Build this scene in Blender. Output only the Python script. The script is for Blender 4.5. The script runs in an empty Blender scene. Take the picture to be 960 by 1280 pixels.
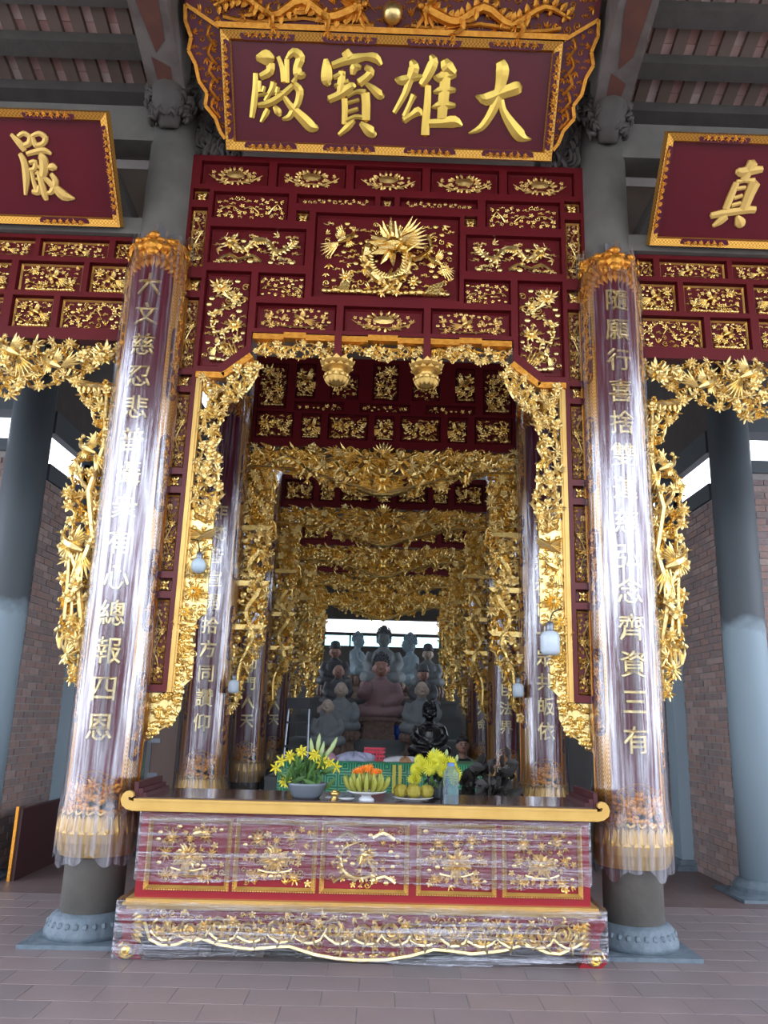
import bpy, math, random
from math import sin, cos, pi, radians, sqrt, atan2, hypot
from mathutils import Vector, Matrix
SC = bpy.context.scene
COL = SC.collection

# ---------------------------------------------------------------- camera
F_PX = 1000.0
yaw, pit, rol = radians(0.8223), radians(14.2513), radians(1.459)
fw = Vector((sin(yaw)*cos(pit), cos(yaw)*cos(pit), sin(pit)))
rt = Vector((cos(yaw), -sin(yaw), 0)); up = rt.cross(fw)
rt, up = cos(rol)*rt + sin(rol)*up, -sin(rol)*rt + cos(rol)*up
cam = bpy.data.cameras.new('camera'); camo = bpy.data.objects.new('camera', cam); COL.objects.link(camo)
cam.sensor_fit = 'VERTICAL'; cam.sensor_height = 36.0; cam.lens = 36.0*F_PX/1280; cam.shift_x = -21.11/1280
cam.clip_start = 0.05; cam.clip_end = 300
m = Matrix((rt, up, -fw)).transposed().to_4x4(); m.translation = (0.0964, -5.998, 1.5)
camo.matrix_world = m
SC.camera = camo
# ---------------------------------------------------------------- light: one hazy overcast sky
W = bpy.data.worlds.new('sky'); SC.world = W; W.use_nodes = True
nt = W.node_tree; bg = nt.nodes['Background']
tc = nt.nodes.new('ShaderNodeTexCoord'); sep = nt.nodes.new('ShaderNodeSeparateXYZ'); rp = nt.nodes.new('ShaderNodeValToRGB')
nt.links.new(tc.outputs['Generated'], sep.inputs[0]); nt.links.new(sep.outputs['Z'], rp.inputs[0]); nt.links.new(rp.outputs[0], bg.inputs[0])
rp.color_ramp.elements[0].position = 0.0; rp.color_ramp.elements[0].color = (0.86, 0.91, 1.0, 1)
rp.color_ramp.elements[1].position = 0.9; rp.color_ramp.elements[1].color = (0.70, 0.80, 1.0, 1)
bg.inputs[1].default_value = 1.5
SC.view_settings.view_transform = 'Standard'; SC.view_settings.look = 'None'
SC.view_settings.exposure = 1.68; SC.view_settings.gamma = 1.0
SC.cycles.max_bounces = 10; SC.cycles.diffuse_bounces = 5; SC.cycles.glossy_bounces = 4
SC.cycles.transparent_max_bounces = 16; SC.cycles.caustics_reflective = False; SC.cycles.caustics_refractive = False

# ---------------------------------------------------------------- materials
def mat(name, col, rough=0.5, metal=0.0, coat=0.0, noise=None, bump=None, col2=None, spec=None):
    """principled with optional colour noise (scale, colour2, contrast) and bump (scale, strength)"""
    M = bpy.data.materials.new(name); M.use_nodes = True; t = M.node_tree; b = t.nodes['Principled BSDF']
    b.inputs['Base Color'].default_value = (*col, 1); b.inputs['Roughness'].default_value = rough; b.inputs['Metallic'].default_value = metal
    b.inputs['Coat Weight'].default_value = coat; b.inputs['Coat Roughness'].default_value = 0.12
    if spec is not None: b.inputs['Specular IOR Level'].default_value = spec
    if noise or bump:
        tcn = t.nodes.new('ShaderNodeTexCoord')
    if noise:
        n = t.nodes.new('ShaderNodeTexNoise'); n.inputs['Scale'].default_value = noise[0]; n.inputs['Detail'].default_value = 5
        t.links.new(tcn.outputs['Object'], n.inputs['Vector'])
        r = t.nodes.new('ShaderNodeValToRGB'); r.color_ramp.elements[0].position = 0.5-noise[1]; r.color_ramp.elements[1].position = 0.5+noise[1]
        r.color_ramp.elements[0].color = (*col, 1); r.color_ramp.elements[1].color = (*col2, 1)
        t.links.new(n.outputs[0], r.inputs[0]); t.links.new(r.outputs[0], b.inputs['Base Color'])
    if bump:
        n = t.nodes.new('ShaderNodeTexNoise'); n.inputs['Scale'].default_value = bump[0]; n.inputs['Detail'].default_value = 4
        t.links.new(tcn.outputs['Object'], n.inputs['Vector'])
        bp = t.nodes.new('ShaderNodeBump'); bp.inputs['Strength'].default_value = bump[1]; bp.inputs['Distance'].default_value = 0.02
        t.links.new(n.outputs[0], bp.inputs['Height']); t.links.new(bp.outputs[0], b.inputs['Normal'])
    return M

GOLD = mat('gold_leaf', (0.95, 0.72, 0.30), 0.27, 1.0, noise=(9, 0.2), col2=(0.88, 0.58, 0.16), bump=(60, 0.25))
GOLDB = mat('gold_leaf_burnished', (0.97, 0.77, 0.36), 0.30, 0.97, noise=(7, 0.25), col2=(0.93, 0.66, 0.22), bump=(30, 0.2))
GOLDO = mat('gold_lacquer_orange', (0.88, 0.40, 0.055), 0.38, 0.75, noise=(25, 0.15), col2=(0.72, 0.28, 0.035), bump=(80, 0.3))
GOLDP = mat('gold_paint_flat', (0.84, 0.56, 0.19), 0.36, 0.9, bump=(40, 0.1))
GOLDC = mat('gold_lettering', (0.98, 0.70, 0.16), 0.30, 0.92, noise=(5, .25), col2=(0.94, 0.62, 0.12))
GOLDL = mat('gold_lotus', (0.92, 0.60, 0.17), 0.45, 0.45)
GOLDE = mat('gold_edge_paint', (0.70, 0.42, 0.11), 0.4, 0.6, noise=(6, .25), col2=(0.85, 0.55, 0.17))
RED = mat('red_lacquer', (0.125, 0.008, 0.012), 0.36, 0.0, 0.06, noise=(3, 0.3), col2=(0.16, 0.010, 0.014), spec=.35)
REDC = mat('couplet_lacquer', (0.20, 0.012, 0.030), 0.28, 0.0, 0.2, noise=(4, 0.3), col2=(0.16, 0.010, 0.030))
REDB = mat('red_lacquer_bright', (0.33, 0.010, 0.020), 0.32, 0.0, 0.3)
REDD = mat('plaque_lacquer', (0.150, 0.008, 0.016), 0.30, 0.0, 0.04, noise=(2.5, 0.25), col2=(0.125, 0.006, 0.015), bump=(6, 0.05), spec=.38)
VIOLET = mat('violet_lacquer', (0.12, 0.012, 0.030), 0.4, 0.0, 0.06, spec=.35)
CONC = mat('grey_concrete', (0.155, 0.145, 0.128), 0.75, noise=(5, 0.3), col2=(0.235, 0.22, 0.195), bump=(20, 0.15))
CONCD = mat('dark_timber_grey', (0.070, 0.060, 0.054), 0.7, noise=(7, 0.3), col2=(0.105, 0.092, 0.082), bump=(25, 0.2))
BRACK = mat('brown_timber', (0.13, 0.105, 0.09), 0.7, noise=(4, 0.12), col2=(0.20, 0.17, 0.15), bump=(18, 0.2))
BRACKR = mat('red_brown_primer', (0.16, 0.062, 0.040), 0.7, noise=(6, 0.2), col2=(0.11, 0.045, 0.035))
STONEB = mat('blue_grey_stone', (0.105, 0.145, 0.18), 0.6, noise=(12, 0.25), col2=(0.19, 0.24, 0.28), bump=(30, 0.4))
RAFT = mat('brown_rafter', (0.17, 0.115, 0.09), 0.7, noise=(3, 0.25), col2=(0.22, 0.17, 0.135), bump=(30, 0.1))
TILE_R = [mat('roof_tile_clay_%s' % n, c, 0.8, noise=(8, 0.3), col2=tuple(x*1.15 for x in c)) for n, c in (('pink', (0.72, 0.49, 0.43)), ('pale', (0.80, 0.63, 0.57)), ('brown', (0.60, 0.37, 0.32)))]
FLOORT = [mat('floor_tile_clay_%s' % n, c, 0.42, noise=(2.2, 0.3), col2=tuple(x*1.2 for x in c), bump=(14, 0.06)) for n, c in (('plum', (0.235, 0.188, 0.190)), ('brown', (0.248, 0.194, 0.192)), ('dusky', (0.225, 0.184, 0.188)))]
GROUT = mat('floor_grout', (0.36, 0.33, 0.33), 0.8)
MORTAR = mat('brick_mortar', (0.38, 0.35, 0.34), 0.9, bump=(30, 0.3))
BRICKM = [mat('brick_%s' % n, c, 0.85, noise=(14, 0.3), col2=tuple(x*0.75 for x in c), bump=(40, 0.3)) for n, c in (('rose', (0.40, 0.27, 0.24)), ('umber', (0.32, 0.25, 0.24)), ('pale', (0.46, 0.34, 0.31)))]
WHITE = mat('white_porcelain', (0.72, 0.75, 0.80), 0.22)
BLACKM = mat('black_metal', (0.02, 0.022, 0.028), 0.35, 0.3)
DARKWOOD = mat('dark_table_top', (0.055, 0.022, 0.018), 0.16, 0.0, 0.6, noise=(3, 0.3), col2=(0.085, 0.035, 0.026))
GREEN = mat('leaf_green', (0.05, 0.13, 0.025), 0.5, noise=(20, 0.2), col2=(0.10, 0.22, 0.05))
GREEND = mat('dark_leaf', (0.022, 0.04, 0.016), 0.5)
BUD = mat('pale_green_bud', (0.36, 0.46, 0.20), 0.5)
LILY = mat('yellow_lily_petal', (0.75, 0.66, 0.06), 0.5)
CHRYS = mat('yellow_chrysanthemum', (0.72, 0.70, 0.06), 0.6)
ORANGE = mat('orange_marigold', (0.85, 0.24, 0.015), 0.6)
BANANA = mat('green_banana', (0.30, 0.34, 0.05), 0.45, noise=(12, 0.2), col2=(0.42, 0.40, 0.07))
FRUITY = mat('yellow_green_fruit', (0.46, 0.36, 0.04), 0.5, noise=(18, 0.2), col2=(0.33, 0.29, 0.045), bump=(40, 0.3))
CLOTHG = None

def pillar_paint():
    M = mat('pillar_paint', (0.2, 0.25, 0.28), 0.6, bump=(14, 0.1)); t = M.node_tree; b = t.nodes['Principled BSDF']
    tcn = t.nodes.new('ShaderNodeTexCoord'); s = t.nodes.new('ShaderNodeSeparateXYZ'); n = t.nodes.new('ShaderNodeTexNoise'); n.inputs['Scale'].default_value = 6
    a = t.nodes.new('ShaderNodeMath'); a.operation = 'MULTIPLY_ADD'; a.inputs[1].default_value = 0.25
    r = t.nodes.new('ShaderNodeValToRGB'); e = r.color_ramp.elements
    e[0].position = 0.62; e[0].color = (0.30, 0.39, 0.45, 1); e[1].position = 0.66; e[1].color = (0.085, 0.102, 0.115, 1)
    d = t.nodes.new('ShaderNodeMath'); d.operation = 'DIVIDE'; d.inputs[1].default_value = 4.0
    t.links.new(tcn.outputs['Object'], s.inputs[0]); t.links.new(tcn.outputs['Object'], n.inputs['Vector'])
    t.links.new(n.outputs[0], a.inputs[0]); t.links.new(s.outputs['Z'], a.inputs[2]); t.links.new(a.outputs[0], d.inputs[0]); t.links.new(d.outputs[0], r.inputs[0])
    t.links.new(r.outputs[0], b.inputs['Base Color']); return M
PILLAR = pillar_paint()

def fret_gold():
    """gold ground with a fine basket-weave fret (border strips of plaques and couplets)"""
    M = mat('gold_fret', (0.82, 0.42, 0.07), 0.36, 0.8); t = M.node_tree; b = t.nodes['Principled BSDF']
    tcn = t.nodes.new('ShaderNodeTexCoord'); br = t.nodes.new('ShaderNodeTexChecker'); br.inputs['Scale'].default_value = 70
    br.inputs[1].default_value = (0.92, 0.52, 0.10, 1); br.inputs[2].default_value = (0.62, 0.26, 0.04, 1)
    t.links.new(tcn.outputs['Object'], br.inputs[0]); t.links.new(br.outputs[0], b.inputs['Base Color'])
    bp = t.nodes.new('ShaderNodeBump'); bp.inputs['Strength'].default_value = 0.4; bp.inputs['Distance'].default_value = 0.01
    t.links.new(br.outputs[1], bp.inputs['Height']); t.links.new(bp.outputs[0], b.inputs['Normal']); return M
FRET = fret_gold()

def film(name, base, streak, axis, rough=0.10, refl=.3, bs=.45, tint=(0.93, 0.94, 1.0)):
    """clear stretch film: mostly see-through, glossy at grazing angles, with milky stretched creases along one axis, painted lilac-white for sky reflections"""
    M = bpy.data.materials.new(name); M.use_nodes = True; t = M.node_tree; t.nodes.clear()
    out = t.nodes.new('ShaderNodeOutputMaterial'); tr = t.nodes.new('ShaderNodeBsdfTransparent'); gl = t.nodes.new('ShaderNodeBsdfGlossy'); df = t.nodes.new('ShaderNodeBsdfDiffuse')
    tr.inputs[0].default_value = (*tint, 1); gl.inputs['Color'].default_value = (0.90, 0.93, 1, 1); gl.inputs['Roughness'].default_value = rough; df.inputs[0].default_value = (0.80, 0.81, 0.95, 1)  # diffuse lilac-white stands in for sky reflections on the creases
    tcn = t.nodes.new('ShaderNodeTexCoord'); mp = t.nodes.new('ShaderNodeMapping'); sc = [34, 34, 34]; sc[axis] = 1.2
    if axis == 0: sc[2] = 40
    mp.inputs['Scale'].default_value = sc; n = t.nodes.new('ShaderNodeTexNoise'); n.inputs['Scale'].default_value = 1.0; n.inputs['Detail'].default_value = 4; n.inputs['Roughness'].default_value = 0.65
    t.links.new(tcn.outputs['Object'], mp.inputs[0]); t.links.new(mp.outputs[0], n.inputs['Vector'])
    bp = t.nodes.new('ShaderNodeBump'); bp.inputs['Strength'].default_value = bs; bp.inputs['Distance'].default_value = 0.012 if axis == 2 else 0.02
    t.links.new(n.outputs[0], bp.inputs['Height']); t.links.new(bp.outputs[0], gl.inputs['Normal'])
    lw = t.nodes.new('ShaderNodeLayerWeight'); lw.inputs[0].default_value = base; t.links.new(bp.outputs[0], lw.inputs['Normal'])
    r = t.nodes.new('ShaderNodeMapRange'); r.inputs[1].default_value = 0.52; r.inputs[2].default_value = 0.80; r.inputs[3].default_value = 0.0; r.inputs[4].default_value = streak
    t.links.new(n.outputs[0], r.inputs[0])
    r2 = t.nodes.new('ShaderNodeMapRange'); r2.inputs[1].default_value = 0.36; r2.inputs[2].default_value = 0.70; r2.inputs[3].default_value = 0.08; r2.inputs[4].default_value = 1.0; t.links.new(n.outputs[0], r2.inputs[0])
    m1 = t.nodes.new('ShaderNodeMixShader'); m2 = t.nodes.new('ShaderNodeMixShader')
    ma = t.nodes.new('ShaderNodeMath'); ma.operation = 'MULTIPLY_ADD'; ma.inputs[1].default_value = refl; ma.use_clamp = True; t.links.new(r2.outputs[0], ma.inputs[0]); t.links.new(lw.outputs['Fresnel'], ma.inputs[2]); t.links.new(ma.outputs[0], m1.inputs[0]); t.links.new(tr.outputs[0], m1.inputs[1]); t.links.new(gl.outputs[0], m1.inputs[2])
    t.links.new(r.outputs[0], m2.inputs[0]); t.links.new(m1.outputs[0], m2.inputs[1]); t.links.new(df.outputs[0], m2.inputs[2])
    t.links.new(m2.outputs[0], out.inputs[0]); return M
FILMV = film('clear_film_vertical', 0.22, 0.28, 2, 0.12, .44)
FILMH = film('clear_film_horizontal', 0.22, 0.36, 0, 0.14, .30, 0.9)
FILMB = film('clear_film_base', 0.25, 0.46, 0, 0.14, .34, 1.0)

# ---------------------------------------------------------------- geometry builder
class G:
    """collects faces; carved work is written in panel coordinates (u right, v up, w out of the face) = (x, z, -y)"""
    def __init__(s): s.v = []; s.f = []; s.map = None
    def add(s, vs, fs):
        n = len(s.v)
        s.v.extend(s.map(*p) for p in vs) if s.map else s.v.extend(vs)
        s.f.extend(tuple(i+n for i in f) for f in fs)
    def box(s, x0, x1, y0, y1, z0, z1):
        s.add([(x0,y0,z0),(x1,y0,z0),(x1,y1,z0),(x0,y1,z0),(x0,y0,z1),(x1,y0,z1),(x1,y1,z1),(x0,y1,z1)],
              [(0,3,2,1),(4,5,6,7),(0,1,5,4),(1,2,6,5),(2,3,7,6),(3,0,4,7)])
    def poly(s, pts, w0, w1):
        """prism: polygon pts (u,v) from depth w0 to w1 in panel coordinates"""
        k = len(pts); s.add([(u, v, w0) for u, v in pts]+[(u, v, w1) for u, v in pts],
              [tuple(range(k-1, -1, -1)), tuple(range(k, 2*k))]+[(i, (i+1) % k, (i+1) % k+k, i+k) for i in range(k)])
    def bar(s, p0, p1, hw, w0, w1):
        du, dv = p1[0]-p0[0], p1[1]-p0[1]; L = hypot(du, dv) or 1; nu, nv = -dv/L*hw, du/L*hw
        s.poly([(p0[0]-nu, p0[1]-nv), (p1[0]-nu, p1[1]-nv), (p1[0]+nu, p1[1]+nv), (p0[0]+nu, p0[1]+nv)], w0, w1)
    def tube(s, pts, rads, n=5, ref=(0, 0, 1), flat=1.0, smooth=2):
        P = [Vector(p) for p in pts]; k = len(P)
        if not hasattr(rads, '__len__'): rads = [rads]*k
        if smooth and 3 <= k <= 10:
            Q, R = [], []
            for i in range(k-1):
                p0, p1, p2, p3 = P[max(i-1, 0)], P[i], P[i+1], P[min(i+2, k-1)]
                for j in range(smooth):
                    t = j/smooth; Q.append(.5*(2*p1+(p2-p0)*t+(2*p0-5*p1+4*p2-p3)*t*t+(3*p1-p0-3*p2+p3)*t**3)); R.append(rads[i]+(rads[i+1]-rads[i])*t)
            P, rads = Q+[P[-1]], R+[rads[-1]]; k = len(P)
        ref = Vector(ref); vs = []
        for i, p in enumerate(P):
            t = (P[min(i+1, k-1)]-P[max(i-1, 0)])
            sd = t.cross(ref)
            if sd.length < 1e-6: sd = t.cross(Vector((1, 0.01, 0)))
            sd.normalize(); nn = sd.cross(t).normalized()
            for j in range(n):
                a = 2*pi*j/n; q = p+sd*(cos(a)*rads[i])+nn*(sin(a)*rads[i]*flat); vs.append(tuple(q))
        fs = [(i*n+j, i*n+(j+1) % n, (i+1)*n+(j+1) % n, (i+1)*n+j) for i in range(k-1) for j in range(n)]
        fs += [tuple(range(n-1, -1, -1)), tuple((k-1)*n+j for j in range(n))]
        s.add(vs, fs)
    def blob(s, c, r, n=6, m=3):
        rx, ry, rz = r if hasattr(r, '__len__') else (r, r, r)
        vs = [(c[0], c[1], c[2]-rz)]
        for i in range(1, m+1):
            a = pi*i/(m+1)
            for j in range(n):
                b = 2*pi*j/n; vs.append((c[0]+rx*sin(a)*cos(b), c[1]+ry*sin(a)*sin(b), c[2]-rz*cos(a)))
        vs.append((c[0], c[1], c[2]+rz)); T = len(vs)-1
        fs = [(0, 1+(j+1) % n, 1+j) for j in range(n)]
        fs += [(1+i*n+j, 1+i*n+(j+1) % n, 1+(i+1)*n+(j+1) % n, 1+(i+1)*n+j) for i in range(m-1) for j in range(n)]
        fs += [(1+(m-1)*n+j, 1+(m-1)*n+(j+1) % n, T) for j in range(n)]
        s.add(vs, fs)
    def leaf(s, u, v, a, L, Wd, w=0.0, H=None, lift=0.0, bend=0.0):
        H = Wd*0.5 if H is None else H
        ca, sa = cos(a), sin(a)
        def q(t, d, h):
            d = d+bend*t*t*L; return (u+ca*t*L-sa*d, v+sa*t*L+ca*d, w+h+lift*t*L)
        s.add([q(0, 0, 0), q(.35, Wd*.5, 0), q(.72, Wd*.36, 0), q(1, 0, 0), q(.72, -Wd*.36, 0), q(.35, -Wd*.5, 0), q(.42, 0, H), q(.42, 0, -H*.6)],
              [(0,6,1),(1,6,2),(2,6,3),(3,6,4),(4,6,5),(5,6,0),(1,7,0),(2,7,1),(3,7,2),(4,7,3),(5,7,4),(0,7,5)])
    def flower(s, u, v, R, n=5, rot=0.0, w=0.0, lift=0.25, fat=0.7, ctr=0.28):
        for k in range(n): s.leaf(u, v, rot+2*pi*k/n, R, R*fat*5/n if n > 5 else R*fat, w, R*0.22, lift)
        if ctr: s.blob((u, v, w+R*.15), R*ctr, 6, 3)
    def spiral(s, u, v, r, turns=1.4, d=1, a0=0.0, th=0.012, w=0.0, n=12):
        pts = []; rd = []
        for i in range(n+1):
            t = i/n; a = a0+d*2*pi*turns*t; R = r*(1-0.85*t); pts.append((u+R*cos(a), v+R*sin(a), w+th*.8*t)); rd.append(th*(0.75+0.5*t))
        s.tube(pts, rd, 4)
    def cloud(s, u, v, S, d=1, w=0.0):
        s.spiral(u, v, S*.34, 1.2, d, -pi/2, S*.09, w, 8); s.spiral(u-d*S*.45, v-S*.08, S*.26, 1.1, -d, -pi/2, S*.08, w, 8)
        s.tube([(u+d*S*.2, v-S*.3, w), (u+d*S*.6, v-S*.22, w), (u+d*S*1.0, v-S*.05, w)], [S*.1, S*.08, S*.02], 4)
    def rev(s, prof, n=16, c=(0, 0, 0), sx=1.0, sy=1.0):
        vs = [(c[0]+r*cos(2*pi*j/n)*sx, c[1]+r*sin(2*pi*j/n)*sy, c[2]+z) for r, z in prof for j in range(n)]; k = len(prof)
        fs = [(i*n+j, i*n+(j+1) % n, (i+1)*n+(j+1) % n, (i+1)*n+j) for i in range(k-1) for j in range(n)]
        fs += [tuple(range(n-1, -1, -1)), tuple((k-1)*n+j for j in range(n))]; s.add(vs, fs)
    def grid(s, nu, nv, fn, closed=False):
        vs = [fn(i/nu, j/nv) for j in range(nv+1) for i in range(nu+1)]
        s.add(vs, [(j*(nu+1)+i, j*(nu+1)+i+1, (j+1)*(nu+1)+i+1, (j+1)*(nu+1)+i) for j in range(nv) for i in range(nu)])
    def mesh(s, name, smooth=False, carve=False):
        me = bpy.data.meshes.new(name)
        me.from_pydata([(u, -w, v) for u, v, w in s.v] if carve else s.v, [], s.f); me.update()
        if smooth: me.shade_smooth()
        return me

WL = {}                     # world position of every object made here
def thing(name, label, cat, loc=(0, 0, 0), group=None, rot=None, mesh=None, mt=None):
    o = bpy.data.objects.new(name, mesh); COL.objects.link(o); o.location = loc; WL[o.name] = Vector(loc)
    if rot: o.rotation_euler = rot
    if mt: setmat(mesh, mt)
    o['label'] = label; o['category'] = cat
    if group: o['group'] = group
    return o
def setmat(me, mt):
    if not me.materials:
        for x in (mt if isinstance(mt, (list, tuple)) else [mt]): me.materials.append(x)
def part(name, me, mt, parent, loc=(0, 0, 0), rot=None, scale=None, label=None, kind=None, local=False):
    """a part; loc is a world position unless local"""
    if isinstance(me, G): me = me.mesh(name)
    setmat(me, mt)
    o = bpy.data.objects.new(name, me); COL.objects.link(o); o.parent = parent
    l = Vector(loc); WL[o.name] = l if not local else WL[parent.name]+l
    o.location = l if local else l-WL[parent.name]
    if rot: o.rotation_euler = rot
    if scale: o.scale = scale
    if label: o['label'] = label
    if kind: o['kind'] = kind
    return o
def struct(name, me, mt, loc=(0, 0, 0), label=None):
    if isinstance(me, G): me = me.mesh(name)
    setmat(me, mt); o = bpy.data.objects.new(name, me); COL.objects.link(o); o.location = loc; WL[o.name] = Vector(loc); o['kind'] = 'structure'
    if label: o['label'] = label
    return o
def glyph(ch, size):
    c = bpy.data.curves.new('glyph', 'FONT'); c.body = ch; c.size = size; c.align_x = 'CENTER'; c.align_y = 'CENTER'; c.resolution_u = 1
    c.extrude = 0.006; c.bevel_depth = size*0.016; c.bevel_resolution = 0
    o = bpy.data.objects.new('glyph', c); COL.objects.link(o)
    me = bpy.data.meshes.new_from_object(o.evaluated_get(bpy.context.evaluated_depsgraph_get()))
    bpy.data.objects.remove(o); bpy.data.curves.remove(c); me.materials.clear(); return me
# ---------------------------------------------------------------- carved motifs (panel coordinates)
def dragon(g, pts, r, rng, w=0.0, head=1.0, mane=9):
    """pts: head first; scaly body with a dorsal crest, horned head with mane and four clawed legs"""
    k = len(pts); fine = []
    for i in range(k-1):
        for j in range(4):
            t = j/4; p0 = pts[max(i-1, 0)]; p1 = pts[i]; p2 = pts[i+1]; p3 = pts[min(i+2, k-1)]
            fine.append(tuple(.5*(2*p1[a]+(p2[a]-p0[a])*t+(2*p0[a]-5*p1[a]+4*p2[a]-p3[a])*t*t+(3*p1[a]-p0[a]-3*p2[a]+p3[a])*t**3) for a in (0, 1)))
    fine.append(pts[-1]); K = len(fine)
    g.tube([(u, v, w+r*.6+r*.5*sin(i*.9)) for i, (u, v) in enumerate(fine)], [r*(1.0-.75*(i/K)**2) for i in range(K)], 6)
    for i in range(1, K-1):
        u, v = fine[i]; du, dv = fine[i+1][0]-fine[i-1][0], fine[i+1][1]-fine[i-1][1]; a = atan2(dv, du)
        g.leaf(u, v, a+pi/2*.8, r*1.9, r*1.1, w+r*.7, r*.3, .2)
        if i % 2: g.leaf(u, v, a-pi/2*1.1, r*1.3, r*.8, w+r*.7, r*.3, .1)
    for f, s in ((.25, 1), (.35, -1), (.62, 1), (.7, -1)):
        u, v = fine[int(K*f)]; a = rng.uniform(-2.4, -.7) if s > 0 else rng.uniform(.4, 2.4)-pi
        e = (u+cos(a)*r*2.6, v+sin(a)*r*2.6); g.tube([(u, v, w+r), (u+cos(a+.6)*r*1.5, v+sin(a+.6)*r*1.5, w+r*1.3), (e[0], e[1], w+r)], [r*.6, r*.45, r*.3], 5)
        for q in (-.7, 0, .7): g.leaf(e[0], e[1], a+q, r*1.3, r*.45, w+r*.8)
    u, v = fine[0]; a = atan2(fine[0][1]-fine[2][1], fine[0][0]-fine[2][0]); R = r*1.5*head
    for q in range(mane): g.leaf(u, v, a+pi+(-1.9+3.8*q/(mane-1)), R*rng.uniform(1.7, 2.5), R*.6, w+R*.4, R*.3, .25, rng.uniform(-.2, .2))
    g.blob((u, v, w+R*.8), (R*.8, R*.7, R*.6)); g.blob((u+cos(a)*R*.9, v+sin(a)*R*.9, w+R*.8), (R*.5, R*.42, R*.4))
    for s in (-1, 1):
        g.tube([(u+cos(a+s*1.2)*R*.5, v+sin(a+s*1.2)*R*.5, w+R*1.2), (u+cos(a+s*2)*R*1.6, v+sin(a+s*2)*R*1.6, w+R*1.7)], [R*.22, R*.07], 4)
        g.blob((u+cos(a+s*.7)*R*.55, v+sin(a+s*.7)*R*.55, w+R*1.3), R*.2, 5, 2)
        g.tube([(u+cos(a)*R*1.3, v+sin(a)*R*1.3, w+R*.8), (u+cos(a+s*.6)*R*2.2, v+sin(a+s*.6)*R*2.2, w+R*.7)], [R*.1, R*.03], 4)
def phoenix(g, u, v, S, d=1, w=0.0, tail=-2.2, nt=6):
    """bird with a raised wing, crest and long trailing tail plumes; d=1 faces right"""
    g.tube([(u-d*.30*S, v-.12*S, w+.1*S), (u, v, w+.16*S), (u+d*.24*S, v+.14*S, w+.14*S), (u+d*.30*S, v+.34*S, w+.12*S)], [.05*S, .15*S, .11*S, .055*S], 6)
    g.blob((u+d*.31*S, v+.40*S, w+.13*S), .085*S); g.leaf(u+d*.36*S, v+.40*S, 0 if d > 0 else pi, .16*S, .06*S, w+.13*S)
    for k in range(4): g.leaf(u+d*.29*S, v+.45*S, (pi/2+d*(.1+.35*k)), .2*S, .05*S, w+.12*S)
    for k in range(6): g.leaf(u-d*.02*S, v+.04*S, pi/2+d*(.25+.2*k), (.62-.05*k)*S, .13*S, w+.13*S, None, .15, .05*d)
    for k in range(5): g.leaf(u+d*.1*S, v-.02*S, -pi/2+d*(-.2+.28*k), .36*S, .11*S, w+.1*S, None, .1)
    for k in range(nt): g.leaf(u-d*.26*S, v-.1*S, (tail if d > 0 else pi-tail)+d*.17*(k-nt/2), S*(.95-.06*abs(k-nt/2)), .10*S, w+.06*S, None, .03, .12*(k-nt/2)/nt)
def bush(g, u, v, S, rng, w=0.0, n=9):
    for k in range(n):
        a = 2*pi*k/n+rng.uniform(-.2, .2); g.leaf(u, v, a, S*rng.uniform(.7, 1.1), S*.34, w, S*.15, .3, rng.uniform(-.2, .2))
    g.blob((u, v, w+S*.18), S*.3, 6, 2)
def rocks(g, u0, u1, v, S, rng, w=0.0):
    u = u0
    while u < u1:
        r = S*rng.uniform(.6, 1.2); g.blob((u+r*.8, v+r*.55, w+r*.2), (r*.9, r*.75, r*.55), 6, 3); u += r*1.35
def branch(g, pts, r, rng, w=0.0, fl=0.05):
    g.tube([(u, v, w+r) for u, v in pts], [r*(1-.6*i/len(pts)) for i in range(len(pts))], 5)
    for i in range(1, len(pts)):
        u, v = pts[i]; a = rng.uniform(0, 6.28)
        if i % 2: g.flower(u, v, fl*rng.uniform(.8, 1.2), 5, a, w+r, .3)
        for q in range(3): g.leaf(u, v, a+q*2.1+.5, fl*1.6, fl*.55, w+r*.5, None, .15, rng.uniform(-.2, .2))
def scatter(g, u0, u1, v0, v1, d, rng, w=0.0, kinds='flcb', tries=400, keep=None):
    P = []
    for _ in range(tries):
        u, v = rng.uniform(u0, u1), rng.uniform(v0, v1)
        if keep and not keep(u, v): continue
        if any((u-a)**2+(v-b)**2 < d*d for a, b in P): continue
        P.append((u, v)); k = rng.choice(kinds); s = d*rng.uniform(.75, 1.05)
        if k == 'f': g.flower(u, v, s*.62, 5, rng.uniform(0, 6), w, .3)
        elif k == 'l':
            a = rng.uniform(0, 6.28)
            for q in (-.6, 0, .6): g.leaf(u-cos(a)*s*.4, v-sin(a)*s*.4, a+q, s*1.1, s*.36, w, None, .2, rng.uniform(-.2, .2))
        elif k == 'c': g.cloud(u, v, s*.85, rng.choice((-1, 1)), w+s*.06)
        elif k == 'b': g.blob((u, v, w+s*.1), (s*.5, s*.4, s*.25), 6, 2)
        elif k == 's': g.spiral(u, v, s*.6, 1.3, rng.choice((-1, 1)), rng.uniform(0, 6), s*.11, w+s*.05, 9)
    return P
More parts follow.
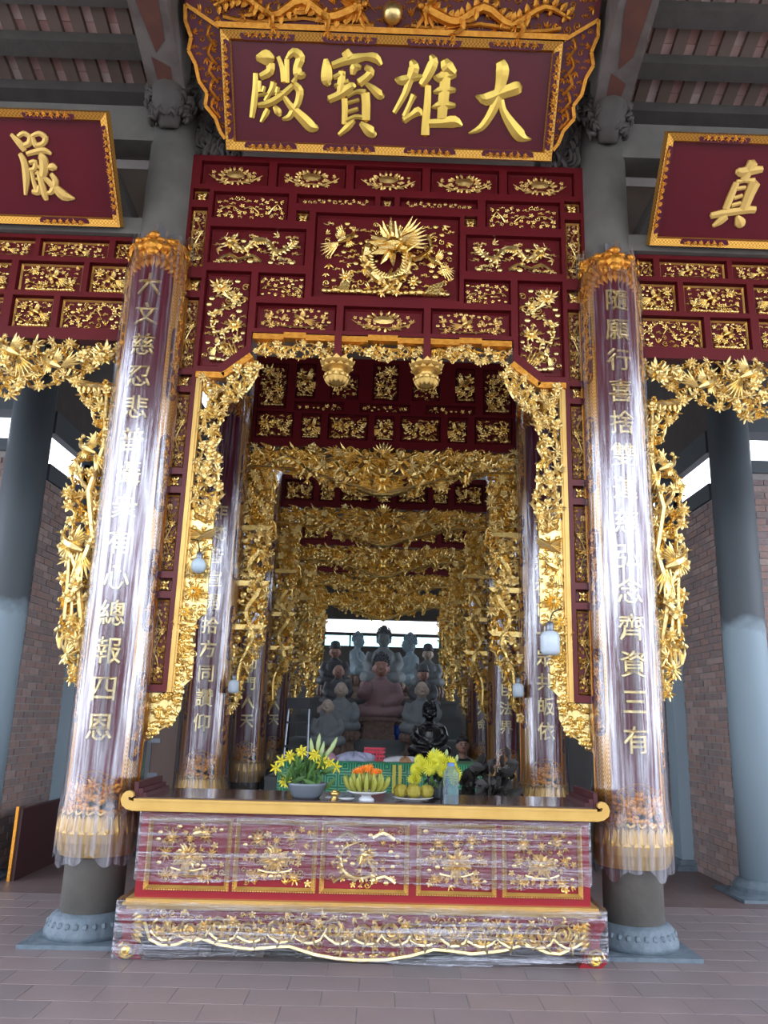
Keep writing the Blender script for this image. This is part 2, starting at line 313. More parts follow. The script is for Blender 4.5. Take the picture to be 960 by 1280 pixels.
def relief(kind, wd, ht, seed):
    """a relief filling a wd x ht panel centred on the origin"""
    rng = random.Random(seed); g = G(); a, b = wd/2, ht/2
    if kind == 'basket':
        g.blob((0, b*.12, .006), (a*.34, b*.42, .015), 10, 2)
        for k in range(18):
            t = 2*pi*k/18; g.leaf(a*.36*cos(t), b*.5*sin(t), t+rng.uniform(-.5, .5), wd*.09, ht*.13, .004, None, .2)
        for s in (-1, 1):
            scatter(g, s*a*.45-a*.33, s*a*.45+a*.33, -b*.75, b*.5, ht*.19, rng, .004, 'flb', 120, lambda u, v: abs(v) < b*(1.1-abs(u)/a))
            g.tube([(s*a*.3, -b*.6, .01), (s*a*.6, -b*.35, .012), (s*a*.86, b*.1, .01)], [ht*.03, ht*.035, ht*.012], 4)
        g.tube([(-a*.5, -b*.7, .01), (0, -b*.55, .014), (a*.5, -b*.7, .01)], ht*.035, 4)
    elif kind == 'flowers':
        scatter(g, -a*.95, a*.95, -b*.86, b*.82, min(wd, ht)*.185, rng, .004, 'fflcbs', 1500)
        for k in range(3):
            u = a*(-.75+.7*k); g.tube([(u-a*.2, b*rng.uniform(-.6, .1), .01), (u, b*rng.uniform(-.1, .5), .016), (u+a*.25, b*rng.uniform(-.5, .3), .01)], ht*.03, 4)
    elif kind == 'band':
        scatter(g, -a*.92, a*.92, -b*.5, b*.5, ht*.5, rng, .003, 'flbs', 300)
    elif kind == 'dragon':
        dragon(g, [(a*.62, b*.25), (a*.35, -b*.18), (a*.05, b*.35), (-a*.25, b*.35), (-a*.42, -b*.25), (-a*.7, b*.1), (-a*.82, b*.5)], ht*.088, rng, .006)
        scatter(g, -a*.95, a*.95, -b*.9, b*.9, ht*.19, rng, .002, 'cclb', 120)
        for u, v, s in ((-.75, -.75, .1), (-.55, -.6, .08), (.05, -.72, .09), (.8, -.8, .1), (.5, -.82, .1), (-.82, .75, .07), (.15, .8, .06)): g.cloud(a*u, b*v, ht*s*2.1, 1 if u < 0 else -1, .006)
        g.tube([(-a*.1, -b*.85, .012), (a*.1, -b*.5, .016), (a*.4, -b*.75, .016), (a*.62, -b*.45, .014), (a*.85, -b*.78, .012)], ht*.04, 5)
    elif kind == 'crane':
        phoenix(g, -a*.1, 0, ht*.62, 1, .006, -2.8, 5)
        for u, v, s in ((-.75, .1, .2), (.7, .1, .22), (.65, -.6, .18), (-.65, -.65, .16)): bush(g, a*u, b*v, ht*s, rng, .006, 7)
        g.tube([(-a*.85, -b*.5, .01), (-a*.4, -b*.75, .012), (a*.3, -b*.72, .012), (a*.85, -b*.3, .01)], ht*.03, 4)
        scatter(g, -a*.9, a*.9, -b*.85, b*.85, ht*.19, rng, .004, 'lcbf', 200)
    elif kind == 'tall':
        bush(g, a*.35, b*.78, wd*.30, rng, .01, 13); bush(g, a*.1, b*.68, wd*.2, rng, .006, 9)
        branch(g, [(a*.2, b*.6), (-a*.35, b*.42), (a*.1, b*.28), (a*.62, b*.12), (a*.62, -b*.2), (a*.1, -b*.3), (-a*.5, -b*.05), (-a*.6, -b*.45), (-a*.2, -b*.75)], wd*.03, rng, .006, wd*.1)
        g.flower(-a*.45, -b*.13, wd*.21, 9, 0, .01, .35, .7, .4); g.flower(-a*.4, b*.55, wd*.16, 7, .3, .01, .3)
        for k in range(5): g.blob((a*(.62-.08*abs(k-2)), b*(.2-.13*k), .02), wd*.06, 6, 3)
        phoenix(g, a*.15, -b*.6, wd*.34, -1, .012, -1.9, 5)
        for q in range(5): g.leaf(-a*.75+a*.1*q, -b*.88, 1.2-.12*q, ht*.24, wd*.06, .01)
        rocks(g, -a*.92, a*.5, -b*.98, wd*.1, rng, .01); scatter(g, -a*.88, a*.88, -b*.9, b*.95, wd*.16, rng, .002, 'lfbcs', 300)
    elif kind == 'great':
        c = [(ht*.27*cos(t)+a*.06, ht*.27*sin(t)-b*.04) for t in [radians(75-40*k) for k in range(9)]]
        dragon(g, [(a*.1, b*.24), (-a*.16, b*.42)]+[(a*.02+ht*.27*cos(radians(150+38*k)), -b*.08+ht*.3*sin(radians(150+38*k))) for k in range(7)], ht*.058, rng, .02, 1.6, 13)
        for k in range(9): g.leaf(a*.12, b*.42, .15+.16*k-.5, ht*.4, ht*.055, .03, None, .1, .1)
        g.tube([(a*.28, b*.1, .03), (a*.42, -b*.05, .035), (a*.55, b*.08, .03), (a*.66, b*.3, .03), (a*.62, b*.6, .03), (a*.72, b*.72, .02)], [ht*.03, ht*.035, ht*.03, ht*.024, ht*.02, ht*.01], 5)
        g.tube([(-a*.3, -b*.55, .03), (-a*.18, -b*.42, .035), (0, -b*.55, .03), (a*.08, -b*.3, .03)], [ht*.02, ht*.03, ht*.028, ht*.015], 5)
        phoenix(g, -a*.62, b*.42, ht*.30, 1, .02, -2.4, 6); phoenix(g, a*.72, -b*.1, ht*.26, -1, .02, -2.2, 6)
        bush(g, -a*.6, -b*.55, ht*.1, rng, .02, 9); bush(g, a*.86, -b*.3, ht*.1, rng, .02, 9); bush(g, a*.05, -b*.72, ht*.12, rng, .02, 11); bush(g, a*.4, -b*.62, ht*.09, rng, .015, 9)
        rocks(g, -a*.95, a*.9, -b*.98, ht*.06, rng, .015)
        g.poly([(a*.55, -b*.97), (a*.78, -b*.97), (a*.86, -b*.62), (a*.66, -b*.72)], .0, .04); g.poly([(-a*.75, -b*.93), (-a*.55, -b*.93), (-a*.5, -b*.55), (-a*.62, -b*.7)], .0, .035)
        scatter(g, -a*.95, a*.95, -b*.8, b*.92, ht*.085, rng, .004, 'lccbs', 3000, lambda u, v: (u-a*.05)**2+(v+b*.1)**2 > (ht*.16)**2)
    elif kind == 'bird':
        phoenix(g, -a*.1, b*.05, ht*.5, 1, .012, -2.6, 6); bush(g, a*.55, b*.45, ht*.2, rng, .01, 9); bush(g, -a*.7, -b*.35, ht*.18, rng, .01, 9)
        branch(g, [(-a*.8, -b*.75), (-a*.3, -b*.5), (a*.2, -b*.65), (a*.75, -b*.3)], ht*.03, rng, .008, ht*.1); rocks(g, -a*.85, a*.7, -b*.95, ht*.08, rng, .006)
        scatter(g, -a*.9, a*.9, -b*.8, b*.85, ht*.15, rng, .004, 'lcbf', 400)
    elif kind == 'vine':
        n = max(4, int(ht/(wd*1.25))); pts = [(a*.42*(1 if k % 2 else -1), -b+ht*(k+.5)/n, .012) for k in range(n)]
        for i in range(len(pts)-1):
            (u, v, w), (c, d, _) = pts[i], pts[i+1]; g.tube([(u, v, w), ((u+c)/2, (v+d)/2+wd*.06, w), (c, d, w)], wd*.045, 4)
            g.spiral(-u*.75, v, wd*.24, 1.4, 1 if u > 0 else -1, rng.uniform(0, 6), wd*.045, .01, 10)
        scatter(g, -a*.95, a*.95, -b*.99, b*.99, wd*.20, rng, .004, 'llss', int(110*ht/wd))
        for u, v, w in pts: g.flower(u*.8, v, wd*.2, 5, rng.uniform(0, 6), .012, .3)
    elif kind == 'rosette':
        r = min(a, b)
        for k in range(4): g.leaf(0, 0, pi/4+k*pi/2, r*1.15, r*.7, .006, r*.2, .1); g.leaf(0, 0, k*pi/2, r*.75, r*.5, .01, r*.15, .2)
        g.blob((0, 0, .02), r*.3, 6, 3)
    return g.mesh('relief', carve=True)

def openwork(region, box, d, seed, th=0.011, depth=0.05):
    """pierced carving: vines woven between flower points inside region(u, v); returns tracery builder and flower points"""
    rng = random.Random(seed); g = G(); P = []; u0, u1, v0, v1 = box
    for _ in range(int(60*(u1-u0)*(v1-v0)/(d*d))):
        u, v = rng.uniform(u0, u1), rng.uniform(v0, v1)
        if region(u, v) and all((u-a)**2+(v-b)**2 > d*d for a, b, _ in P): P.append((u, v, rng.uniform(-depth*.5, depth*.5)))
    for i, (u, v, w) in enumerate(P):
        nb = sorted(((a-u)**2+(b-v)**2, j) for j, (a, b, _) in enumerate(P) if j != i)[:4]
        for dd, j in nb:
            if dd > (2.6*d)**2 or (j < i and dd < (1.6*d)**2 and rng.random() < .7): continue
            a, b, c = P[j]; k = rng.uniform(-.32, .32); mu, mv = (u+a)/2-(b-v)*k, (v+b)/2+(a-u)*k
            g.tube([(u, v, w), (u*.7+mu*.3, v*.7+mv*.3, w*.6), (mu, mv, (w+c)/2+rng.uniform(-.4, .4)*depth), (a*.7+mu*.3, b*.7+mv*.3, c*.6), (a, b, c)], [th*.8, th, th*1.15, th, th*.8], 4)
            for q in range(2): g.leaf(mu, mv, rng.uniform(0, 6.28), d*rng.uniform(.45, .75), d*.24, (w+c)/2, None, rng.uniform(-.3, .5), rng.uniform(-.3, .3))
        if rng.random() < .55: g.spiral(u+rng.uniform(-.4, .4)*d, v+rng.uniform(-.4, .4)*d, d*.34, 1.2, rng.choice((-1, 1)), rng.uniform(0, 6), th*.75, w, 8)
    return g, P
_rng = random.Random(5)
def _fl(n, fat, lift, ctr, double=False):
    g = G(); g.flower(0, 0, 1, n, 0.2, 0, lift, fat, ctr)
    if double: g.flower(0, 0, .65, n, .2+pi/n, .22, lift+.4, fat, ctr)
    return g.mesh('blossom', carve=True)
def _spray():
    g = G()
    for k in range(7): g.leaf(0, 0, -.4+.62*k, 1.25 if k % 2 else 1.0, .34, 0, .1, .25*(k % 3)-.1, .1)
    g.blob((0, 0, .1), .22, 6, 2); return g.mesh('leaf_spray', carve=True)
BLOS = [_fl(6, .75, .3, .3), _fl(5, .95, .35, .26, True), _fl(8, .7, .2, .35, True)]
SPRAY = _spray()
for b in BLOS: setmat(b, GOLDB)
setmat(SPRAY, GOLDB)
def plant_flowers(P, parent, size, y, seed, mirror=1, frac=.75, cx=0.0, cz=0.0):
    rng = random.Random(seed)
    for u, v, w in P:
        if rng.random() > frac: continue
        s = size*rng.uniform(.75, 1.25); sp = rng.random() < .4
        part('leaf_spray' if sp else 'blossom', SPRAY if sp else rng.choice(BLOS), GOLDB, parent, (cx+mirror*u, y-w-.018, cz+v), (0, rng.uniform(0, 6.28), 0), (s, s, s))

# ---------------------------------------------------------------- lattice of rails round sunk panels
def lattice(rects, bounds, y0, y1, out=lambda x, z: False):
    xs = sorted({bounds[0], bounds[1]} | {x for r in rects for x in r[:2]}); zs = sorted({bounds[2], bounds[3]} | {z for r in rects for z in r[2:4]})
    def cut(v):
        o = [v[0]]
        for x in v[1:]:
            if x-o[-1] > 1e-4: o.append(x)
        return o
    xs, zs = cut(xs), cut(zs); g = G(); NX, NZ = len(xs)-1, len(zs)-1
    S = [[(not out((xs[i]+xs[i+1])/2, (zs[k]+zs[k+1])/2)) and not any(r[0]-1e-4 < (xs[i]+xs[i+1])/2 < r[1]+1e-4 and r[2]-1e-4 < (zs[k]+zs[k+1])/2 < r[3]+1e-4 for r in rects) for k in range(NZ)] for i in range(NX)]
    for i in range(NX):
        for k in range(NZ):
            if not S[i][k]: continue
            a, b, c, d = xs[i], xs[i+1], zs[k], zs[k+1]
            g.add([(a, y0, c), (b, y0, c), (b, y0, d), (a, y0, d), (a, y1, c), (b, y1, c), (b, y1, d), (a, y1, d)], [(0, 1, 2, 3), (7, 6, 5, 4)])
            n = len(g.v)-8
            for (di, dk, q) in ((-1, 0, (4, 0, 3, 7)), (1, 0, (1, 5, 6, 2)), (0, -1, (4, 5, 1, 0)), (0, 1, (3, 2, 6, 7))):
                ii, kk = i+di, k+dk
                if not (0 <= ii < NX and 0 <= kk < NZ and S[ii][kk]): g.f.append(tuple(n+j for j in q))
    return g
def board(w, h, t=0.03):
    g = G(); g.box(-w/2, w/2, 0, t, -h/2, h/2); return g.mesh('panel')
def moulding(w, h, bw, proud=.012, gap=0.0):
    """four mitred bevelled bars just inside the panel edge"""
    g = G(); a, b = w/2-gap, h/2-gap
    for (p, q, r, s) in (((-a, -b), (a, -b), (a-bw, -b+bw), (-a+bw, -b+bw)), ((a, -b), (a, b), (a-bw, b-bw), (a-bw, -b+bw)), ((a, b), (-a, b), (-a+bw, b-bw), (a-bw, b-bw)), ((-a, b), (-a, -b), (-a+bw, -b+bw), (-a+bw, b-bw))):
        mid = lambda A, B: ((A[0]+B[0])/2, (A[1]+B[1])/2)
        m0, m1 = mid(p, s), mid(q, r)
        g.add([(p[0], 0, p[1]), (q[0], 0, q[1]), (r[0], 0, r[1]), (s[0], 0, s[1]), (m0[0], -proud, m0[1]), (m1[0], -proud, m1[1])], [(0, 1, 5, 4), (4, 5, 2, 3), (0, 4, 3), (1, 2, 5)])
    return g.mesh('moulding')
_bc, _mc, _rc = {}, {}, {}
def panel(parent, x0, x1, z0, z1, y, kind, seed, mirror=1, mt=RED, gold=GOLD, rmt=None, tag_=''):
    """a sunk panel with moulding and relief, shared meshes for equal sizes; mirror=-1 places it on the other side"""
    w, h = round(x1-x0, 3), round(z1-z0, 3); cx, cz = (x0+x1)/2, (z0+z1)/2
    if mirror < 0: cx = -cx
    kb = (w, h, mt.name, gold.name, (rmt or GOLDP).name)
    if kb not in _bc: _bc[kb] = board(w, h); _mc[kb] = moulding(w, h, min(.022, h*.12), .016, .004)
    kr = (kind, w, h, seed, gold.name)
    if kr not in _rc: _rc[kr] = relief(kind, w*.92, h*.88, seed)
    p = part('panel', _bc[kb], mt, parent, (cx, y, cz))
    part('moulding', _mc[kb], rmt or GOLDP, p, (cx, y, cz))
    part('relief', _rc[kr], gold, p, (cx, y-.002, cz), None, (mirror, 1, 1))
    return p

# ---------------------------------------------------------------- stroke lettering (traced brush strokes, px in a 960x1152 tracing frame)
GL = {
'殿': [[(215,240,25),(320,230,75),(400,240,25)],[(360,290,45),(350,380,45),(250,440,35)],[(200,400,25),(195,560,32),(175,720,35),(145,890,28)],[(240,480,18),(235,600,18)],[(290,540,22),(270,600,20)],[(390,490,36),(370,560,32),(320,650,24),(290,700,20)],[(430,540,26),(410,630,22)],[(220,640,18),(420,605,20),(500,600,20)],[(215,750,25),(330,725,36),(450,650,36),(590,520,30)],[(320,790,28),(290,850,32),(240,935,16)],[(385,755,20),(425,810,40),(445,865,15)],[(440,215,20),(480,330,26),(500,480,36)],[(530,240,26),(530,490,24)],[(525,245,18),(600,165,42),(675,215,48),(640,320,44),(650,400,50),(715,400,28)],[(620,440,22),(590,490,26)],[(600,505,32),(660,575,42),(640,700,36),(590,790,36),(540,870,32),(470,895,18)],[(490,640,26),(540,720,32),(600,790,42),(700,890,56),(780,970,56),(845,980,26)]],
'寶': [[(350,130,42),(390,200,55)],[(150,220,22),(160,330,55),(160,450,58),(185,505,24)],[(220,290,36),(340,240,42),(450,210,48),(560,185,36),(665,195,48),(725,265,22)],[(230,420,25),(340,370,36)],[(240,510,22),(390,460,32)],[(180,660,38),(300,600,42),(420,510,46),(455,520,20)],[(320,345,36),(310,480,42),(300,580,36)],[(430,380,26),(450,300,46),(520,300,20)],[(560,290,26),(620,340,42),(580,400,40),(500,470,46)],[(440,250,20),(560,205,18)],[(570,470,18),(640,520,36),(720,590,48),(762,590,20)],[(345,640,32),(350,760,32),(345,925,30)],[(375,620,20),(480,560,22),(560,575,40)],[(565,570,46),(575,700,46),(575,870,44)],[(380,690,20),(500,650,20)],[(380,790,22),(490,750,22)],[(340,900,24),(460,840,24),(540,845,24)],[(450,880,22),(380,960,36),(285,1050,20)],[(515,905,22),(600,980,56),(655,1015,50),(685,1005,18)]],
'雄': [[(98,388,16),(160,410,46),(270,380,38),(390,360,26)],[(260,188,24),(290,270,58),(250,400,42),(200,560,34),(95,765,24)],[(300,560,36),(260,660,26),(205,800,30)],[(200,845,38),(280,790,32),(350,740,48),(385,785,18)],[(458,125,18),(490,195,52),(440,330,52),(375,450,36)],[(445,450,32),(445,650,38),(435,850,42),(435,1000,46)],[(600,170,38),(640,250,68),(720,315,36)],[(620,300,56),(620,450,56),(610,650,56),(605,810,50)],[(498,360,12),(580,365,52),(730,320,28)],[(500,525,12),(600,500,48),(735,490,22)],[(495,692,12),(600,660,48),(742,660,22)],[(470,870,42),(600,860,46),(740,840,60),(825,882,14)]],
'大': [[(148,545,10),(260,580,62),(400,515,56),(560,450,66),(612,430,48)],[(380,165,46),(410,260,70),(400,420,56),(370,600,52),(310,760,44),(220,900,36),(95,967,10)],[(420,580,30),(450,700,38),(540,840,56),(640,960,66),(705,1000,34),(778,1005,8)]],
'嚴': [[(75,165,18),(170,270,36),(215,350,26)],[(160,190,20),(240,150,26),(310,190,26),(290,260,32),(220,290,28)],[(340,180,22),(440,145,26),(510,190,30),(470,260,26),(370,280,30),(345,190,22)],[(235,388,24),(380,350,30),(480,340,30),(555,378,16)],[(150,385,24),(185,500,36),(175,680,38),(125,875,16)],[(250,490,22),(330,475,26),(300,560,26),(212,572,18)],[(350,525,18),(380,545,18)],[(260,580,20),(265,700,22),(280,800,26)],[(300,610,15),(345,620,13)],[(300,680,15),(348,680,13)],[(222,830,22),(300,835,36),(330,760,26)],[(345,580,20),(365,720,32),(380,850,36),(395,930,22)],[(400,400,36),(440,440,46),(430,560,46),(390,650,36)],[(475,540,20),(550,530,42),(592,550,18)],[(510,610,22),(555,690,32),(520,780,36),(460,840,26),(405,836,14)],[(370,620,20),(460,700,30),(540,780,40),(640,870,52),(775,902,10)]],
'真': [[(610,150,60),(570,260,56),(530,400,46)],[(400,270,36),(480,290,56),(620,260,52),(770,240,36)],[(430,430,36),(390,600,42),(350,790,42)],[(430,420,26),(560,400,24),(690,400,38)],[(700,420,70),(660,580,62),(620,790,56)],[(450,510,26),(580,490,24)],[(440,640,24),(560,600,24)],[(430,740,26),(560,700,24)],[(148,890,38),(320,850,44),(500,820,44),(700,790,44),(800,790,40)],[(380,890,42),(300,960,46),(210,1035,20)],[(545,885,24),(610,970,66),(640,1030,40)]],
}
def brush(ch, s, sx=1.0):
    """raised gilt character: every stroke a ridged bar; s = metres per tracing pixel"""
    g = G()
    for st in GL[ch]:
        pts = [((x-470)*s*sx, (600-y)*s, w*s) for x, y, w in st]; fine = []
        for i in range(len(pts)-1):
            p0, p1, p2, p3 = pts[max(i-1, 0)], pts[i], pts[i+1], pts[min(i+2, len(pts)-1)]
            for j in range(3):
                t = j/3; fine.append(tuple(.5*(2*p1[a]+(p2[a]-p0[a])*t+(2*p0[a]-5*p1[a]+4*p2[a]-p3[a])*t*t+(3*p1[a]-p0[a]-3*p2[a]+p3[a])*t**3) for a in range(3)))
        fine.append(pts[-1]); k = len(fine)
        e0, e1 = fine[0], fine[-1]; vs = []
        for i, (u, v, w) in enumerate(fine):
            a, b = fine[max(i-1, 0)], fine[min(i+1, k-1)]; L = hypot(b[0]-a[0], b[1]-a[1]) or 1; nx, nz = -(b[1]-a[1])/L, (b[0]-a[0])/L; w = max(w, .004)
            for d, h in ((1.26, 0), (1.14, .7), (.0, 1.0), (-1.14, .7), (-1.26, 0)): vs.append((u+nx*w*d, v+nz*w*d, h*min(.034, .014+w*.4)))
        fs = [(i*5+j, i*5+j+1, (i+1)*5+j+1, (i+1)*5+j) for i in range(k-1) for j in range(4)]
        n = len(vs)
        for idx, sg in ((0, -1), (k-1, 1)):
            u, v, w = fine[idx]; a, b = fine[max(idx-1, 0)], fine[min(idx+1, k-1)]; L = hypot(b[0]-a[0], b[1]-a[1]) or 1
            vs.append((u+(b[0]-a[0])/L*sg*w*.6, v+(b[1]-a[1])/L*sg*w*.6, 0.004)); T = len(vs)-1
            fs += [(idx*5+j+1, idx*5+j, T) if sg < 0 else (idx*5+j, idx*5+j+1, T) for j in range(4)]
        g.add(vs, fs)
    return g.mesh('character', carve=True)
# ================================================================ THE SETTING
# ---- floor: slab of grout, single clay tiles near the altar, patterned paving beyond
def paving():
    M = mat('paving_far', (0.155, 0.112, 0.108), 0.45); t = M.node_tree; b = t.nodes['Principled BSDF']
    tcn = t.nodes.new('ShaderNodeTexCoord'); br = t.nodes.new('ShaderNodeTexBrick')
    br.inputs['Scale'].default_value = 1.0; br.inputs['Mortar Size'].default_value = 0.004; br.inputs['Brick Width'].default_value = 0.40; br.inputs['Row Height'].default_value = 0.25
    br.inputs['Color1'].default_value = (0.155, 0.112, 0.108, 1); br.inputs['Color2'].default_value = (0.175, 0.122, 0.115, 1); br.inputs['Mortar'].default_value = (0.23, 0.20, 0.195, 1)
    t.links.new(tcn.outputs['Object'], br.inputs[0]); t.links.new(br.outputs[0], b.inputs['Base Color']); return M
PAVE = paving()
TX0, TX1, TY0, TY1 = -4.0, 4.0, -2.0, 1.25
g = G(); g.box(-10, 10, -9.8, 16, -.25, -.0035)
floor = struct('floor', g, GROUT)
g = G()
for a, b, c, d in ((-10, 10, -9.8, TY0), (-10, TX0, TY0, TY1), (TX1, 10, TY0, TY1), (-10, 10, TY1, 16)): g.box(a, b, c, d, -.0035, 0)
part('paving', g, PAVE, floor)
def bevel_box(w, d, h, b, name):
    g = G(); vs = []
    for z, i in ((-h, 0), (-b, 0), (0, b)):
        for sx, sy in ((-1, -1), (1, -1), (1, 1), (-1, 1)): vs.append((sx*(w/2-i), sy*(d/2-i), z))
    g.add(vs, [(0, 1, 5, 4), (1, 2, 6, 5), (2, 3, 7, 6), (3, 0, 4, 7), (4, 5, 9, 8), (5, 6, 10, 9), (6, 7, 11, 10), (7, 4, 8, 11), (8, 9, 10, 11)]); return g.mesh(name)
tmesh = []
for i in range(3):
    me = bevel_box(.394, .244, .003, .0012, 'tile'); setmat(me, FLOORT[i]); tmesh.append(me)
rng = random.Random(3)
for r in range(int((TY1-TY0)/.25)):
    y = TY0+.125+.25*r; off = .2*(r % 2)
    n = 20 if not r % 2 else 21
    for c in range(n):
        x = TX0+.2+.4*c-off
        if x > TX1+.01 or x < TX0-.01: continue
        part('tile', rng.choice(tmesh), FLOORT[0], floor, (x, y, -rng.uniform(0, .0008)))
g = G(); g.box(-60, 60, -70, 60, -.5, -.26)
struct('ground', g, mat('pale_paving_outside', (0.46, 0.44, 0.41), 0.8, noise=(.4, .3), col2=(.40, .385, .36)))

# ---- roofs
ZR = lambda y: 6.83-.29*y
ceil = struct('ceiling', (lambda g: (g.add([(x, y, z+dz) for dz in (.20, .30) for x in (-9.5, 9.5) for y, z in ((.25, ZR(.25)), (-4.5, ZR(-4.5)), (-9.4, ZR(-4.5)-1.45))],
        [(0, 1, 4, 3), (1, 2, 5, 4), (6, 9, 10, 7), (7, 10, 11, 8), (0, 3, 9, 6), (2, 8, 11, 5), (0, 6, 7, 1), (1, 7, 8, 2), (3, 4, 10, 9), (4, 5, 11, 10)]), g)[1])(G()), RAFT)
def slope_box(g, x0, x1, y0, y1, h0, h1, zf=ZR):
    g.add([(x, y, zf(y)+h) for h in (h0, h1) for x, y in ((x0, y0), (x1, y0), (x1, y1), (x0, y1))], [(0, 3, 2, 1), (4, 5, 6, 7), (0, 1, 5, 4), (1, 2, 6, 5), (2, 3, 7, 6), (3, 0, 4, 7)])
for k in range(7):
    y = .03-.41*k
    for x0, x1 in ((-9, -1.8), (1.8, 9)) if k < 4 else ((-9, 9),): g = G(); slope_box(g, x0, x1, y-.07, y+.07, -.09, 0); part('purlin', g, CONCD, ceil)
rm = None
g = G(); slope_box(g, -.052, .052, -2.3, .12, 0, .06); rm = g.mesh('rafter')
tl = []
for i in range(3):
    g = G(); slope_box(g, -.046, .046, -.098, .098, .055, .075, lambda y: -.29*y); tl.append(g.mesh('roof_tile')); setmat(tl[-1], TILE_R[i])
for s in (-1, 1):
    for k in range(11):
        x = s*(2.02+.195*k); part('rafter', rm, RAFT, ceil, (x, 0, 0))
        for j in range(9):
            if x*s > 3.8: continue
            y = .02-.205*j; part('roof_tile', rng.choice([tl[0], tl[0], tl[1], tl[2]]), TILE_R[0], ceil, (x+s*.0975, y, ZR(y)-.004*rng.random()))
g = G()
for y0, z0, y1, z1 in ((.25, ZR(.25)+.2, 6.5, 8.8), (6.5, 8.8, 15.5, 5.6)):
    for x0, x1, ye, z1 in ((-3.6, 3.6, y1, z1), (-9.5, -3.6, 2.3, ZR(.25)+.8), (3.6, 9.5, 2.3, ZR(.25)+.8)) if y0 < 1 else ((-3.6, 3.6, y1, z1),):
        g.add([(x, y, z) for z_ in (0, .12) for x, y, z in ((x0, y0, z0+z_), (x1, y0, z0+z_), (x1, ye, z1+z_), (x0, ye, z1+z_))], [(0, 3, 2, 1), (4, 5, 6, 7), (0, 1, 5, 4), (1, 2, 6, 5), (2, 3, 7, 6), (3, 0, 4, 7)])
part('inner_roof', g, RAFT, ceil)

# ---- brick walls, pillars, clerestory beams
bme = []
def brick_wall(name, x0, x1, y0, y1, z1, face, mort, seed, thick=.2):
    """wall between two plan corners; face = outward normal axis sign of the seen side"""
    rng = random.Random(seed); g = G(); g.box(min(x0, x1), max(x0, x1), min(y0, y1), max(y0, y1), 0, z1); w = struct(name, g, MORTAR)
    ax, sg, fc = face; L = (y1-y0) if ax == 0 else (x1-x0); gs = [G() for _ in BRICKM]
    bw, bh, j = .205, .058, .011; nz = int(z1/(bh+j)); nl = int(L/(bw+j))+1
    for r in range(nz):
        for c in range(-1, nl):
            a = c*(bw+j)+(bw+j)*.5*(r % 2); b = min(a+bw, L); a = max(a, 0)
            if b-a < .03: continue
            z = r*(bh+j)+.006; d = .012+rng.uniform(-.004, .004); q = gs[rng.choice((0, 0, 1, 1, 2))]
            if ax == 0: q.box(*(sorted((fc, fc+sg*d))), y0+a, y0+b, z, z+bh)
            else: q.box(x0+a, x0+b, *(sorted((fc, fc+sg*d))), z, z+bh)
    for q, m_ in zip(gs, BRICKM): part('brickwork', q, m_, w, kind='stuff')
    return w
WX = 3.42
for s, nm in ((-1, 'left'), (1, 'right')):
    brick_wall('wall_%s' % nm, *sorted((s*WX, s*(WX+.06))), 1.9, 6.2, 3.74, (0, -s, s*WX), MORTAR, 11+s)
    g = G(); g.box(*sorted((s*WX, s*(WX+.06))), 6.2, 12.9, 0, 1.9); g.box(*sorted((s*WX, s*(WX+.06))), 6.2, 9.7, 1.9, 3.3); g.box(*sorted((s*WX, s*(WX+.06))), 6.2, 12.9, 3.3, 3.74); [g.box(*sorted((s*WX, s*(WX+.06))), y-.12, y+.12, 1.9, 3.3) for y in (9.7, 11.4, 12.8)]; struct('wall_%s_rear' % nm, g, MORTAR)  # far-end openings are added, unseen, to let daylight onto the statues
    brick_wall('wall_%s_front' % nm, *sorted((s*3.7, s*7.5)), 1.8, 2.0, 4.0, (1, -1, 1.8), MORTAR, 21+s)
    g = G()
    g.box(*sorted((s*(WX-.03), s*(WX+.06))), 1.9, 12.9, 3.74, 3.91); g.box(*sorted((s*(WX-.03), s*(WX+.06))), 1.9, 12.9, 4.24, 4.48)
    for y in (3.1, 6.0, 9.0, 12): g.box(*sorted((s*(WX), s*(WX+.06))), y-.1, y+.1, 3.9, 4.25)
    g.box(*sorted((s*3.7, s*7.5)), 1.77, 2.03, 4.0, 4.13); g.box(*sorted((s*3.7, s*7.5)), 1.77, 2.03, 4.44, 4.7)
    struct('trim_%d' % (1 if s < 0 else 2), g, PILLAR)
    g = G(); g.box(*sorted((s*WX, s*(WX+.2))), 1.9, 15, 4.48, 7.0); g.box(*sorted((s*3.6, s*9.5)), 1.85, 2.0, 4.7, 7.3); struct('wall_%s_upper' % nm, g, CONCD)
    for y, w, px in ((1.78, .2, 3.58), (3.12, .12, 3.40), (6.1, .14, 3.40), (9.0, .14, 3.40)):
        g = G()
        if w > .15: g.rev([(w, .05*k_) for k_ in (0, 50, 95)], 28)
        else: g.box(-w, w, -w, w, 0, 4.3)
        nm2 = ('grey pillar at the corner of the %s brick wall, pale below and dark above' % nm) if w > .15 else None
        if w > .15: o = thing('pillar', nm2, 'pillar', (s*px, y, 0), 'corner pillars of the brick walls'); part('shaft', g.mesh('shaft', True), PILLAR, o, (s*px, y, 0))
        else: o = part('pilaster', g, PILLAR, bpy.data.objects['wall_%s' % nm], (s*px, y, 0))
        g = G()
        if w > .15: g.rev([(.30, 0), (.30, .03), (.27, .05), (.275, .09), (.23, .14), (.2, .15)], 20); g.box(-.33, .33, -.33, .33, 0, .025)
        else: g.box(-w-.08, w+.08, -w-.08, w+.08, 0, .05); g.box(-w-.04, w+.04, -w-.04, w+.04, .05, .10)
        part('base', g, STONEB, o, (s*px, y, 0))
